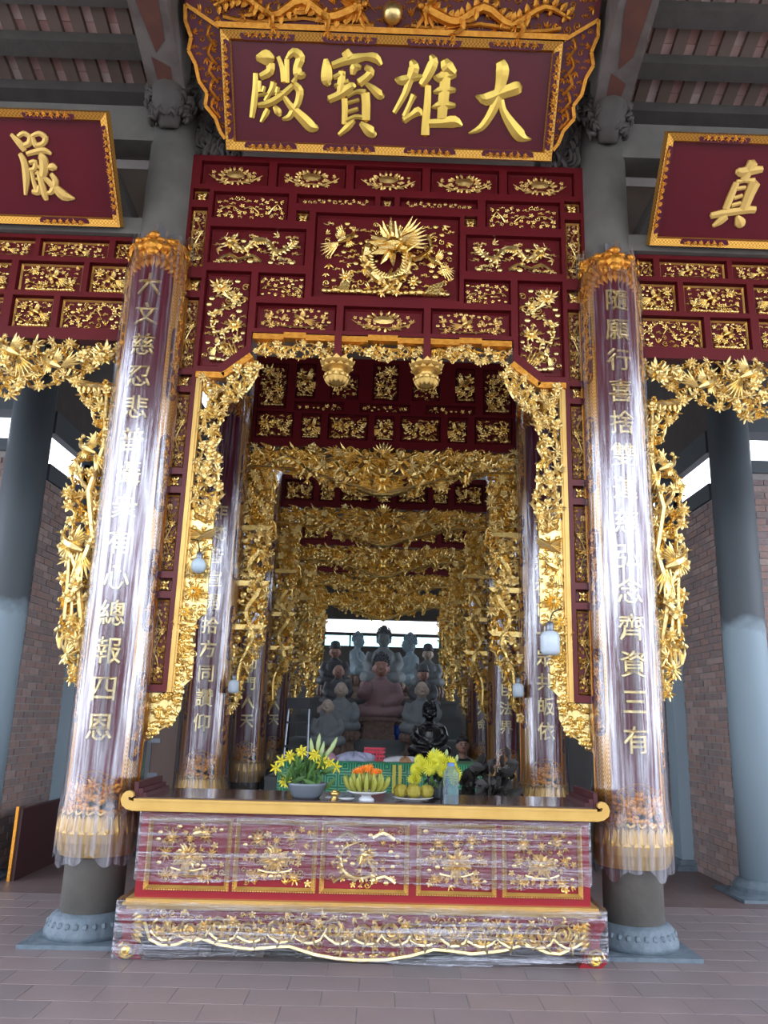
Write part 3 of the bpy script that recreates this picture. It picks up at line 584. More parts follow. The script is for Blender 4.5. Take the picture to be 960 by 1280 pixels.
g = G(); g.box(-3.6, 3.6, 13, 13.2, 0, 3.02); g.box(-3.6, -1.35, 13, 13.2, 3.02, 3.75); g.box(1.35, 3.6, 13, 13.2, 3.02, 3.75); g.box(-3.6, 3.6, 13, 13.2, 3.68, 7.5)
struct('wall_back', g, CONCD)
win = struct('window_1', (lambda g: (g.box(-1.4, 1.4, 13.02, 13.12, 3.30, 3.37), g.box(-1.4, 1.4, 12.98, 13.16, 3.0, 3.05), [g.box(x-.02, x+.02, 13.03, 13.1, 3.05, 3.32) for x in (-.75, .75)], g)[3])(G()), CONCD)
g = G(); g.box(-1.38, 1.38, 13.06, 13.075, 3.05, 3.31)
gm = bpy.data.materials.new('tinted_pane'); gm.use_nodes = True; t_ = gm.node_tree; t_.nodes.clear(); o_ = t_.nodes.new('ShaderNodeOutputMaterial'); a_ = t_.nodes.new('ShaderNodeBsdfTransparent'); a_.inputs[0].default_value = (.62, .84, .87, 1)
b_ = t_.nodes.new('ShaderNodeBsdfGlossy'); b_.inputs['Roughness'].default_value = .05; x_ = t_.nodes.new('ShaderNodeMixShader'); x_.inputs[0].default_value = .08
t_.links.new(a_.outputs[0], x_.inputs[1]); t_.links.new(b_.outputs[0], x_.inputs[2]); t_.links.new(x_.outputs[0], o_.inputs[0])
part('pane', g, gm, win)

# ================================================================ STONE COLUMNS AND BEAMS
CX = 1.86
BAYS = [0, 3.2, 6.1, 9.0]
DISP = {-1: 'left', 1: 'right'}
ORD = ['front', 'second', 'third', 'fourth']
for bi, y in enumerate(BAYS):
    for s in (-1, 1):
        lab = 'round grey stone column of the %s pair, %s side, behind its wrapped couplet board' % (ORD[bi], DISP[s])
        o = thing('stone_column', lab, 'column', (s*CX, y, 0), 'round columns along the nave')
        g = G(); g.rev([(.205, .1), (.205, 3), (.195, 6.85)], 28); part('shaft', g.mesh('shaft', True), CONC, o, (s*CX, y, 0))
        g = G(); g.rev([(.29, .025), (.29, .06), (.275, .10), (.25, .15), (.225, .17), (.205, .175)], 28); part('base', g.mesh('base', True), STONEB, o, (s*CX, y, 0))
        if bi == 0:
            g = G()
            for k in range(28):
                a = 2*pi*k/28; g.blob((.256*cos(a), .256*sin(a), .105), (.026, .026, .03), 6, 3)
            part('carved_petals', g, STONEB, o, (s*CX, y, 0), kind='stuff')
        g = G(); g.box(-.34, .34, -.34, .34, 0, .026); part('plinth', g, STONEB, o, (s*CX, y, 0))
for s in (-1, 1):
    g = G(); g.box(*sorted((s*2.0, s*5.2)), -.13, .13, 6.19, 6.53); g.box(*sorted((s*2.0, s*5.2)), -.10, .10, 5.31, 5.46)
    o = struct('beam_%s' % DISP[s], g, [CONC][0])
    g = G(); g.tube([(s*2.18, .02, 5.46), (s*2.40, .02, 5.9), (s*2.62, .02, 6.19)], [.10, .11, .12], 6, (0, 1, 0)); part('brace', g, CONCD, o)
    g = G(); g.box(*sorted((s*2.0, s*5.2)), .25, .30, 5.46, 6.19); part('backing_board', g, RAFT, o)
    # sloping roof beam that comes forward over the column, with a carved head
    o = thing('roof_beam', 'thick grey-brown roof beam with a carved dark end above the %s column' % DISP[s], 'beam', (s*CX, -.1, 6.4))
    g = G(); slope_box(g, s*CX-.15, s*CX+.15, -3.2, .2, -.42, -.02); part('timber', g, BRACK, o)
    g = G()
    for y0, y1, w in ((-1.35, -.75, .1), (-.62, -.30, .07)):
        g.add([(s*CX-w, y0, ZR(y0)-.424), (s*CX+w, y0+.08, ZR(y0+.08)-.424), (s*CX+w*.7, y1, ZR(y1)-.424), (s*CX-w*.2, y1+.1, ZR(y1+.1)-.424), (s*CX-w*.9, (y0+y1)/2, ZR((y0+y1)/2)-.424)], [(0, 1, 2, 3, 4)])
    part('primer_patch', g, BRACKR, o, label='rusty brown primer patch on the underside')
    g = G(); rr = random.Random(40+s)
    g.tube([(s*CX, .05, 6.75), (s*CX, -.20, 6.68), (s*CX, -.30, 6.52), (s*CX, -.26, 6.36), (s*CX, -.2, 6.26)], [.15, .17, .15, .12, .07], 14, (1, 0, 0), 1, 4)
    for k in range(130):
        a = rr.uniform(pi, 2*pi); z = rr.uniform(6.27, 6.84); R_ = .17 if z > 6.42 else .13; tw = rr.uniform(-.6, .6); cy = -.2 if z < 6.6 else -.12
        g.tube([(s*CX+R_*cos(a), cy+R_*sin(a), z), (s*CX+(R_+.04)*cos(a+tw*.5), cy+(R_+.035)*sin(a+tw*.5), z+.03), (s*CX+(R_+.02)*cos(a+tw), cy+(R_+.015)*sin(a+tw), z-.02)], [.02, .026, .008], 5, (0, 1, .3))
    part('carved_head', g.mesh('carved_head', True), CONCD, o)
    g = G(); g.box(*sorted((s*1.28, s*1.72)), .0, .08, 6.12, 6.62)
    for k in range(60):
        u = s*rr.uniform(1.28, 1.70); z = rr.uniform(6.14, 6.62); g.tube([(u, -.01, z), (u+s*rr.uniform(.02, .06), -.05, z+.02), (u+s*.05, -.03, z-rr.uniform(.02, .07)), (u, -.01, z-.06)], [.018, .024, .02, .008], 5, (0, 1, 0))
    part('carved_bracket', g, CONCD, o)
    g = G()
    for k in range(5): g.tube([(s*CX-.06+.03*(k % 2), -.40+.02*k, 6.6-.055*k), (s*CX, -.42+.02*k, 6.585-.055*k), (s*CX+.07, -.40+.02*k, 6.6-.055*k)], .012, 4, (0, 1, 0))
    part('scroll', g, BRACKR, o)
# unseen backdrop added for the trees opposite, to darken low reflections in the film
g = G(); g.box(-45, 45, -46, -45.5, -.26, 8.4); struct('wall_front', g, mat('backdrop_dark', (0.16, 0.15, 0.14), 0.9, noise=(.3, .3), col2=(.10, .13, .09)))

# ================================================================ CARVED CENTRE SCREEN
def mir(rs): return rs+[(-b, -a, c, d)+tuple(r) for a, b, c, d, *r in rs]
SCR = thing('carved_screen', 'tall red lacquer screen with gilt dragon panels framing the nave between the front columns', 'screen', (0, 0, 1.25))
mid = [(-.295, .295, 5.835, 6.065, 'basket', 1), (-.06, .06, 5.68, 5.77, 'rosette', 2), (-.60, .62, 4.81, 5.60, 'great', 3), (-.33, .33, 4.51, 4.735, 'basket', 4)]
right = [(1.02, 1.60, 5.835, 6.065, 'basket', 5), (.36, .955, 5.835, 6.065, 'basket', 6), (.835, 1.475, 5.515, 5.77, 'flowers', 7), (.105, .77, 5.68, 5.77, 'band', 8), (.655, .765, 5.51, 5.61, 'rosette', 2),
         (.67, 1.475, 5.09, 5.435, 'dragon', 9), (1.10, 1.475, 4.165, 5.02, 'tall', 10), (.655, 1.045, 4.795, 5.015, 'flowers', 11), (.385, 1.045, 4.51, 4.74, 'crane', 12)]
zs = [(5.68, 5.79), (5.05, 5.61), (4.83, 4.95), (4.14, 4.77), (3.99, 4.09), (3.31, 3.94), (3.16, 3.26), (2.50, 3.11), (2.35, 2.45), (1.67, 2.30)]
strip = [(1.508, 1.648, a, b, 'rosette' if b-a < .2 else 'vine', 13) for a, b in zs]
def scr_out(x, z):
    x = abs(x)
    if x < 1.06 and z < 4.475: return True
    if 1.06 < x < 1.475 and z < 4.105: return True
    if 1.06 < x < 1.10 and z < 4.26: return True
    if 1.10 < x < 1.26 and z < 4.165: return True
    return False
dummy = [(1.06, 1.06, 4.475, 4.475), (1.26, 1.26, 4.105, 4.26), (-1.06, -1.06, 4.475, 4.475), (-1.26, -1.26, 4.105, 4.26), (1.475, 1.475, 4.2, 4.2), (-1.475, -1.475, 4.2, 4.2)]
allr = mid+[r for r in right+strip]+[(-b, -a, c, d, k, s) for a, b, c, d, k, s in right+strip]
g = lattice(allr+dummy, (-1.685, 1.685, 1.62, 6.12), -.06, .04, scr_out)
for s in (-1, 1):
    pts = [(s*1.28, 4.105), (s*1.31, 4.17), (s*1.10, 4.35), (s*1.06, 4.28)]; n0 = len(g.v)
    pts = pts if s < 0 else pts[::-1]
    g.add([(u, y, v) for y in (-.062, .04) for u, v in pts], [(0, 1, 2, 3), (7, 6, 5, 4)]+[(i, i+4, (i+1) % 4+4, (i+1) % 4) for i in range(4)])
part('frame', g, RED, SCR)
for a, b, c, d, k, sd in mid: panel(SCR, a, b, c, d, -.012, k, sd, gold=GOLD if k == 'great' else GOLDP, rmt=RED)
for a, b, c, d, k, sd in right+strip:
    for s in (1, -1): panel(SCR, a, b, c, d, -.012, k, sd, s, gold=GOLDB if k in ('tall', 'dragon', 'vine') else GOLD if k in ('rosette', 'flowers') else GOLDP, rmt=GOLDP if k in ('rosette', 'vine') else RED)
# lower edge trim
TR_ = [((s*p_[0], p_[1]), (s*q_[0], q_[1])) for s in (-1, 1) for p_, q_ in (((1.475, 4.083), (1.25, 4.083)), ((1.26, 4.08), (1.045, 4.262)), ((1.045, 4.43), (.80, 4.43)), ((.80, 4.447), (.62, 4.447)), ((.62, 4.43), (.385, 4.43)))]
TR_ += [((-.33, 4.43), (-.12, 4.43)), ((-.12, 4.447), (.12, 4.447)), ((.12, 4.43), (.33, 4.43))]
for p_, q_ in TR_: g = G(); g.bar(p_, q_, .024, .0, .085); part('edge_trim', g.mesh('edge_trim', carve=True), GOLDO, SCR, (0, 0, 0))
for s in (-1, 1):
    g = G(); g.box(s*.358-.028, s*.358+.028, -.105, .0, 4.24, 4.475); part('post', g, RED, SCR)
    g = G(); g.rev([(.02, .20), (.05, .185), (.055, .15), (.075, .125), (.05, .105), (.045, .09), (.075, .075), (.088, .05), (.08, .02), (.05, .0)], 16)
    for k in range(12):
        a = 2*pi*k/12; d = Vector((cos(a), sin(a), 0)); n_ = Vector((-sin(a), cos(a), 0))
        for prof_, wd_ in (([(.05, .155), (.095, .150), (.125, .165), (.135, .195)], .040), ([(.05, .135), (.09, .118), (.115, .122), (.125, .14)], .034), ([(.055, .085), (.088, .07), (.098, .04), (.10, .065)], .026), ([(.085, .055), (.092, .03), (.075, .0), (.06, -.012)], .024)):
            off = .0 if prof_[0][1] != .135 else pi/12; dd = Vector((cos(a+off), sin(a+off), 0)); nn = Vector((-sin(a+off), cos(a+off), 0)); vs = []
            for i, (r, z) in enumerate(prof_):
                h = (.55, 1, .8, 0)[i]*wd_
                for q in (-1, 1): c = dd*r+nn*(q*h); vs.append((c.x, c.y, z))
            for i, (r, z) in enumerate(prof_): c = dd*(r+.008); vs.append((c.x, c.y, z-.006))
            g.add(vs, [f for i in range(3) for f in ((2*i, 8+i, 9+i, 2*i+2), (2*i+1, 2*i+3, 9+i, 8+i), (2*i, 2*i+2, 2*i+3, 2*i+1))])
    part('lotus_pendant', g, GOLDL, SCR, (s*.358, -.05, 4.06))
# pierced carving below the trims
def inter(tab, z):
    for (a, x0), (b, x1) in zip(tab, tab[1:]):
        if a >= z >= b: return x0+(x1-x0)*(a-z)/(a-b)
    return None
EDGE = [(4.26, .98), (4.1, 1.0), (3.95, 1.08), (3.86, 1.20), (3.75, 1.25), (3.58, 1.23), (3.4, 1.25), (3.2, 1.21), (2.9, 1.26)]
def reg_c(u, v):
    u = abs(u)
    if .39 < u < 1.04: return 4.285+.02*sin(u*30) < v < 4.405
    return u < .33 and 4.405 > v > 4.31-.06*max(0, 1-u/.14)
def reg_s(u, v):
    e = inter(EDGE, v)
    if e is None or not e < u < 1.40: return False
    return v < (4.06 if u > 1.26 else 4.06+(1.26-u)*.85-.01)
gc, Pc = openwork(reg_c, (-1.04, 1.04, 4.25, 4.41), .055, 31, .008, .03)
part('tracery', gc.mesh('tracery', carve=True), GOLD, SCR, (0, -.02, 0), kind='stuff'); plant_flowers(Pc, SCR, .034, -.03, 32, 1, .6)
gs, Ps = openwork(reg_s, (.95, 1.42, 2.9, 4.25), .062, 33, .011, .05); gsm = gs.mesh('tracery', carve=True)
WING = [(1.24, 2.99), (1.25, 2.80), (1.245, 2.62), (1.25, 2.45), (1.245, 2.2), (1.31, 2.15), (1.33, 2.01), (1.31, 1.88), (1.31, 1.72), (1.37, 1.66), (1.37, 1.5), (1.42, 1.40), (1.50, 1.36), (1.63, 1.25), (1.665, 1.25), (1.665, 1.615), (1.475, 1.615), (1.475, 2.99)]
gw = G(); rr = random.Random(8)
gw.poly(WING[::-1], .0, .02)
def in_poly(u, v, P):
    c = False
    for (a, b), (x, y) in zip(P, P[1:]+P[:1]):
        if (b > v) != (y > v) and u < (x-a)*(v-b)/(y-b)+a: c = not c
    return c
scatter(gw, 1.23, 1.66, 1.24, 2.98, .05, rr, .02, 'csbls', 3000, lambda u, v: in_poly(u, v, WING) and not (u > 1.40 and v > 1.64))
for k in range(7): gw.leaf(1.42, 2.72+.02*k, pi-.55+.17*k, .24-.012*k, .05, .04, .02, .08)
phoenix(gw, 1.34, 2.62, .17, -1, .04, -1.5, 6)
gw.flower(1.34, 2.35, .085, 12, 0, .045, .35, .6, .35); gw.flower(1.40, 2.2, .07, 9, 0, .045, .3); bush(gw, 1.36, 2.48, .07, rr, .04)
for k in range(60):
    v = rr.uniform(1.3, 2.25); e = inter([(p[1], p[0]) for p in WING[4:14]], v)
    if e is None: continue
    u = rr.uniform(e-.005, 1.46 if v > 1.6 else 1.62); r = rr.uniform(.018, .04); a = rr.uniform(0, 6.28)
    gw.blob((u, v, .04), (r*1.25, r*.75, r*.6), 7, 3); gw.spiral(u, v, r*.95, 1.1, 1 if rr.random() < .5 else -1, a, .006, .058, 7)
gwm = gw.mesh('bracket_carving', carve=True)
gv = G(); gv.bar((1.447, 1.62), (1.447, 4.06), .024, .01, .065); gv.bar((1.447, 1.62), (1.447, 4.06), .010, .06, .075); gvm = gv.mesh('gilt_stile', carve=True)
for s in (-1, 1):
    part('tracery', gsm, GOLDB, SCR, (0, -.03, 0), None, (s, 1, 1), kind='stuff'); plant_flowers(Ps, SCR, .046, -.05, 34+s, s, .8)
    part('gilt_stile', gvm, GOLDE, SCR, (0, 0, 0), None, (s, 1, 1)); part('bracket_carving', gwm, GOLDB, SCR, (0, 0, 0), None, (s, 1, 1))

# ================================================================ SIDE SCREENS
half = [(2.08, 2.245, 5.10, 5.265, 'flowers', 51), (2.295, 2.865, 5.10, 5.265, 'crane', 52), (2.905, 3.465, 5.10, 5.265, 'crane', 53), (2.105, 2.435, 4.785, 5.055, 'bird', 54), (2.48, 3.015, 4.785, 5.055, 'bird', 55), (3.07, 3.44, 4.785, 5.055, 'bird', 56),
        (2.09, 2.635, 4.46, 4.74, 'flowers', 57), (2.685, 3.02, 4.46, 4.74, 'bird', 58), (3.09, 3.42, 4.46, 4.74, 'flowers', 59)]
FB = [(2.07, 4.28), (2.13, 4.26), (2.30, 4.10), (2.42, 4.02), (2.50, 4.05), (2.58, 3.98), (2.70, 3.94), (2.87, 3.87), (3.0, 3.88), (3.2, 3.86), (3.49, 3.80)]
def fb(u):
    u = u if u < 3.49 else 6.98-u
    for (a, z0), (b, z1) in zip(FB, FB[1:]):
        if a <= u <= b: return z0+(z1-z0)*(u-a)/(b-a)
    return 9
DR = [(4.02, 2.40), (3.97, 2.42), (3.85, 2.36), (3.78, 2.26), (3.58, 2.22), (3.45, 2.36), (3.19, 2.36), (2.87, 2.36), (2.69, 2.33), (2.44, 2.34), (2.03, 2.31), (1.97, 2.2), (1.8, 2.23), (1.6, 2.10)]
def reg_f(u, v): return fb(u) < v < 4.34
def reg_d(u, v):
    e = inter(DR, v); return e is not None and 2.08 < u < e
gf, Pf = openwork(reg_f, (2.07, 4.91, 3.78, 4.34), .088, 61, .011, .07)
rr = random.Random(62)
mfb = []
for q in ((2.95, 4.22, .24, 1, .05, -2.0, 6), (2.60, 4.12, .22, 1, .05, 2.6, 5), (4.02, 4.22, .24, -1, .05, -2.0, 6)): gf_b = G(); phoenix(gf_b, *q); mfb.append(('carved_bird', gf_b.mesh('carved_bird', carve=True)))
gf_b = G(); bush(gf_b, 2.22, 4.22, .12, rr, .04, 11); mfb.append(('carved_peony', gf_b.mesh('carved_peony', carve=True)))
gd, Pd = openwork(reg_d, (2.07, 2.44, 1.58, 4.0), .078, 63, .012, .08)
gd_b = G()
gd_b.tube([(2.12, 1.65, .02), (2.14, 2.1, .03), (2.2, 2.45, .05), (2.13, 2.75, .05), (2.2, 3.1, .05), (2.13, 3.45, .05), (2.17, 3.95, .03)], [.02, .022, .03, .022, .024, .02, .014], 6)
gd_b.tube([(2.2, 2.45, .05), (2.27, 2.6, .06), (2.31, 2.8, .04)], [.018, .014, .008], 5); gd_b.tube([(2.2, 3.1, .05), (2.28, 3.2, .06), (2.32, 3.36, .04)], [.016, .012, .006], 5)
gd_b.tube([(2.27, 2.12, .03), (2.28, 2.45, .04), (2.3, 2.7, .05)], [.016, .014, .01], 5); gd_b.tube([(2.22, 2.12, .03), (2.24, 2.5, .04), (2.21, 2.7, .05)], [.014, .012, .01], 5)
phoenix(gd_b, 2.26, 2.66, .26, 1, .05, -1.7, 6); phoenix(gd_b, 2.24, 3.42, .20, 1, .05, -2.0, 5)
for k in range(9): gd_b.leaf(2.12+.028*k, 3.965, .0+.06*k-.2, .15, .05, .03+.012*(k % 3), None, .1)
for k in range(8): gd_b.leaf(2.10+.04*k, 3.97, -pi/2, .07, .03, .05)
for k in range(10): gd_b.blob((2.12+.021*k, 2.05+.012*sin(k*2), .03+.02*cos(k*1.7)), (.03, .026, .045), 6, 3)
for k in range(6): gd_b.leaf(2.11+.038*k, 2.03, -pi/2+rr.uniform(-.2, .2), .13, .03, .05)
for q in ((2.2, 1.86, .09), (2.16, 1.70, .06)): bush(gd_b, q[0], q[1], q[2], rr, .04, 9)
mfs, mds, mdb = gf.mesh('tracery', carve=True), gd.mesh('tracery', carve=True), gd_b.mesh('carved_branch', carve=True)
for s in (-1, 1):
    o = thing('side_screen', 'red and gilt carved screen with pierced gold frieze in the bay %s of the centre' % DISP[s], 'screen', (s*2.05, 0, 1.6), 'carved screens of the side bays')
    hs = half+[(6.98-b, 6.98-a, c, d, k, sd) for a, b, c, d, k, sd in half]
    rs = hs if s > 0 else [(-b, -a, c, d, k, sd) for a, b, c, d, k, sd in hs]
    g = lattice(rs, (2.05, 4.93, 4.36, 5.30) if s > 0 else (-4.93, -2.05, 4.36, 5.30), -.06, .04); part('frame', g, REDB if False else RED, o)
    for a, b, c, d, k, sd in hs: panel(o, a, b, c, d, -.012, k, sd, s, gold=GOLD, rmt=GOLDP)
    part('tracery', mfs, GOLD, o, (0, -.02, 0), None, (s, 1, 1), kind='stuff'); [part(n_, m__, GOLDB, o, (0, -.03, 0), None, (s, 1, 1)) for n_, m__ in mfb]; plant_flowers(Pf, o, .056, -.05, 71, s, .65)
    part('tracery', mds, GOLD, o, (0, -.03, 0), None, (s, 1, 1), kind='stuff'); part('carved_branch', mdb, GOLDB, o, (0, -.03, 0), None, (s, 1, 1)); plant_flowers(Pd, o, .054, -.05, 72, s, .65)

# ================================================================ NAME PLAQUES
def rails4(w, h, bw, d, name):
    """square-section frame of four mitred bars with a ridge, lower edge on z=0"""
    g = G(); a = w/2
    O = [(-a, 0), (a, 0), (a, h), (-a, h)]; I = [(-a+bw, bw), (a-bw, bw), (a-bw, h-bw), (-a+bw, h-bw)]; Mo = [(-a+bw*.12, bw*.12), (a-bw*.12, bw*.12), (a-bw*.12, h-bw*.12), (-a+bw*.12, h-bw*.12)]; Mi = [(-a+bw*.85, bw*.85), (a-bw*.85, bw*.85), (a-bw*.85, h-bw*.85), (-a+bw*.85, h-bw*.85)]
    vs = [(u, 0, v) for u, v in O]+[(u, -d, v) for u, v in Mo]+[(u, -d*.8, v) for u, v in Mi]+[(u, -d*.3, v) for u, v in I]
    fs = []
    for k in range(4):
        n = (k+1) % 4
        for L in (0, 4, 8): fs.append((L+k, L+n, L+4+n, L+4+k))
    g.add(vs, fs); return g.mesh(name)
def cartouche(L, hgt, seed):
    g = G(); k = 10; pts = []
    for i in range(k+1): a = pi/2-pi*i/k; pts.append((L/2-hgt*.5+cos(a)*hgt*.5, sin(a)*hgt*.5))
    for i in range(k+1): a = -pi/2-pi*i/k; pts.append((-L/2+hgt*.5+cos(a)*hgt*.5, sin(a)*hgt*.5))
    g.poly(pts[::-1], 0, .006); m1 = g.mesh('cartouche', carve=True)
    g = G(); rr = random.Random(seed); n = max(3, int(L/(hgt*.9)))
    g.tube([(-L*.42+L*.84*i/(n*2), hgt*.22*(1 if i % 2 else -1), .008) for i in range(n*2+1)], hgt*.06, 4)
    for i in range(n):
        u = -L*.4+L*.8*(i+.5)/n; g.flower(u, 0, hgt*.28, 5, rr.uniform(0, 6), .008, .3)
        for q in range(4): g.leaf(u+rr.uniform(-.3, .3)*hgt, rr.uniform(-.1, .1)*hgt, rr.uniform(0, 6.28), hgt*.42, hgt*.16, .006)
    return m1, g.mesh('scroll_relief', carve=True)
def plaque_frame(o, w, h, bw, L, cols, sides, vio=VIOLET):
    f = part('frame', rails4(w, h, bw, .075, 'frame'), FRET, o, local=True)
    m1, m2 = cartouche(L, bw*.86, 7)
    for u in cols:
        for v in (bw*.5, h-bw*.5):
            c = part('cartouche', m1, vio, f, (u, -.064, v), local=True); part('scroll_relief', m2, GOLDO, f, (u, -.068, v), local=True)
    for v in sides:
        for u in (-w/2+bw*.5, w/2-bw*.5):
            part('cartouche', m1, vio, f, (u, -.064, v), (0, pi/2, 0), local=True); part('scroll_relief', m2, GOLDO, f, (u, -.068, v), (0, pi/2, 0), local=True)
PL = thing('name_plaque', 'great red plaque with four gilt characters 殿寶雄大 and a carved gold crest', 'plaque', (0.005, -.12, 6.12), None, (radians(38), 0, 0))
g = G(); g.box(-1.35, 1.35, -.02, .02, .03, .87); part('field', g, REDD, PL, local=True)
plaque_frame(PL, 2.77, .90, .086, .44, (-1.0, -.34, .34, 1.0), (.31, .60))
s0 = .000611
for ch, u, v in (('殿', -.90, .455), ('寶', -.285, .455), ('雄', .325, .445), ('大', .955, .445)): part('character', brush(ch, s0*1.1, 1.165), GOLDC, PL, (u, -.022, v), local=True)
# side wings and crest
gwf, gwr = G(), G(); rr = random.Random(17)
WG = [(x-.045, z*.94) for x, z in ((1.43, .10), (1.47, .16), (1.50, .26), (1.58, .36), (1.56, .46), (1.62, .55), (1.64, .68), (1.69, .78), (1.66, .88), (1.70, 1.0), (1.69, 1.12), (1.43, .96))]
gwf.poly(WG[::-1] if False else WG, -.01, .02)
for p, q in zip(WG, WG[1:]): gwr.bar(p, q, .014, .01, .05)
gwr2 = G(); scatter(gwr2, 1.40, 1.66, .15, .98, .05, rr, .02, 'lsc', 300, lambda u, v: u < inter([(p[1], p[0]) for p in WG[:11]][::-1], v)-.03 if inter([(p[1], p[0]) for p in WG[:11]][::-1], v) else False)
for k in range(5): gwr2.tube([(1.42, .25+.13*k, .03), (1.49, .33+.13*k, .035), (1.46, .40+.13*k, .03)], .012, 4)
a_, b_, c_ = gwf.mesh('wing', carve=True), gwr.mesh('wing_rim', carve=True), gwr2.mesh('wing_relief', carve=True)
for s in (-1, 1):
    w_ = part('wing', a_, VIOLET, PL, (0, 0, 0), None, (s, 1, 1), local=True)
    part('wing_rim', b_, GOLDO, w_, (0, 0, 0), local=True); part('wing_relief', c_, GOLDO, w_, (0, 0, 0), local=True)
g = G(); g.poly([(-1.39, .905), (1.39, .905), (1.65, 1.05), (1.65, 1.30), (-1.65, 1.30), (-1.65, 1.05)], .0, .03); cr = part('crest', g.mesh('crest', carve=True), RED, PL, local=True)
g = G(); g.bar((-1.41, .922), (1.41, .922), .020, .02, .07); part('crest_rim', g.mesh('crest_rim', carve=True), GOLDO, cr, local=True)
g = G(); scatter(g, -1.60, 1.60, .95, 1.28, .062, rr, .032, 'lscc', 2500, lambda u, v: abs(u) < 1.38+(v-.9)*1.6-.02)
for s in (-1, 1):
    dragon(g, [(s*.28, 1.07), (s*.5, 1.0), (s*.72, 1.1), (s*.95, 1.0), (s*1.2, 1.12), (s*1.42, 1.05)], .045, rr, .04)
    g.tube([(s*.15, .96, .05), (s*.4, .95, .055), (s*.7, .99, .05), (s*1.1, .95, .05), (s*1.35, .98, .05)], .018, 5)
part('crest_relief', g.mesh('crest_relief', carve=True), GOLDO, cr, local=True)
g = G(); g.blob((0, -.09, 1.04), .085, 14, 8)
part('orb', g.mesh('orb', True), GOLDB, cr, local=True)
for s, ch, u, v, s1, lab in ((-1, '嚴', -2.72, .40, .000625, 'red gilt-framed plaque in the left side bay, with the character 嚴'), (1, '真', 2.83, .41, .000556, 'red gilt-framed plaque in the right side bay, with the character 真')):
    xc = s*3.53; o = thing('name_plaque', lab, 'plaque', (xc, -.11, 5.36), None, (radians(42), 0, 0))
    g = G(); g.box(-1.33, 1.33, -.015, .02, .03, .83); part('field', g, REDD, o, local=True)
    plaque_frame(o, 2.72, .86, .075, .40, (-.9, 0, .9), (.30, .56))
    part('character', brush(ch, s1, .97), GOLDL, o, (u-xc, -.018, v), local=True)
    g = G(); g.tube([(s*.55, -.01, .0), (s*.55, -.03, -.05), (s*.55, -.06, -.06)], .008, 5); part('hook', g, BLACKM, o, local=True)
# ================================================================ COUPLET BOARDS ON THE COLUMNS
TXT = {(0, -1): '大文慈忍悲普攝衆有心總報四恩', (0, 1): '隨願行喜捨雙運慈弘念齊資三有',
       (1, -1): '    作梵音宣開拾方同讚仰', (1, 1): '      利初已十眾共皈依', (2, -1): '          仰門人天', (2, 1): '          恒巨法界', (3, -1): '            人天', (3, 1): '            大命'}
ALLCH = sorted({c for t in TXT.values() for c in t if c != ' '})
CH = {}
def make_glyphs():
    os_ = []
    for ch in ALLCH:
        c = bpy.data.curves.new('glyph', 'FONT'); c.body = ch; c.size = .2; c.align_x = 'CENTER'; c.align_y = 'CENTER'; c.resolution_u = 1
        c.extrude = .005; c.bevel_depth = .0042; c.bevel_resolution = 0; o = bpy.data.objects.new('glyph', c); COL.objects.link(o); os_.append((ch, o, c))
    dg = bpy.context.evaluated_depsgraph_get()
    for ch, o, c in os_:
        me = bpy.data.meshes.new_from_object(o.evaluated_get(dg)); me.materials.clear(); me.name = 'character'
        for v in me.vertices:
            u, w, h = v.co.x, v.co.y, v.co.z; th = u/.262; r = .253+max(h, -.004)
            v.co = (r*sin(th), -r*cos(th), w)
        me.update(); CH[ch] = me
    for ch, o, c in os_: bpy.data.objects.remove(o); bpy.data.curves.remove(c)
make_glyphs()
RB = .245
def cyl(r0):
    return lambda u, v, w: ((r0+w)*sin(u/RB), -(r0+w)*cos(u/RB), v)
TH = radians(43); U1 = RB*TH; U2 = RB*radians(84)
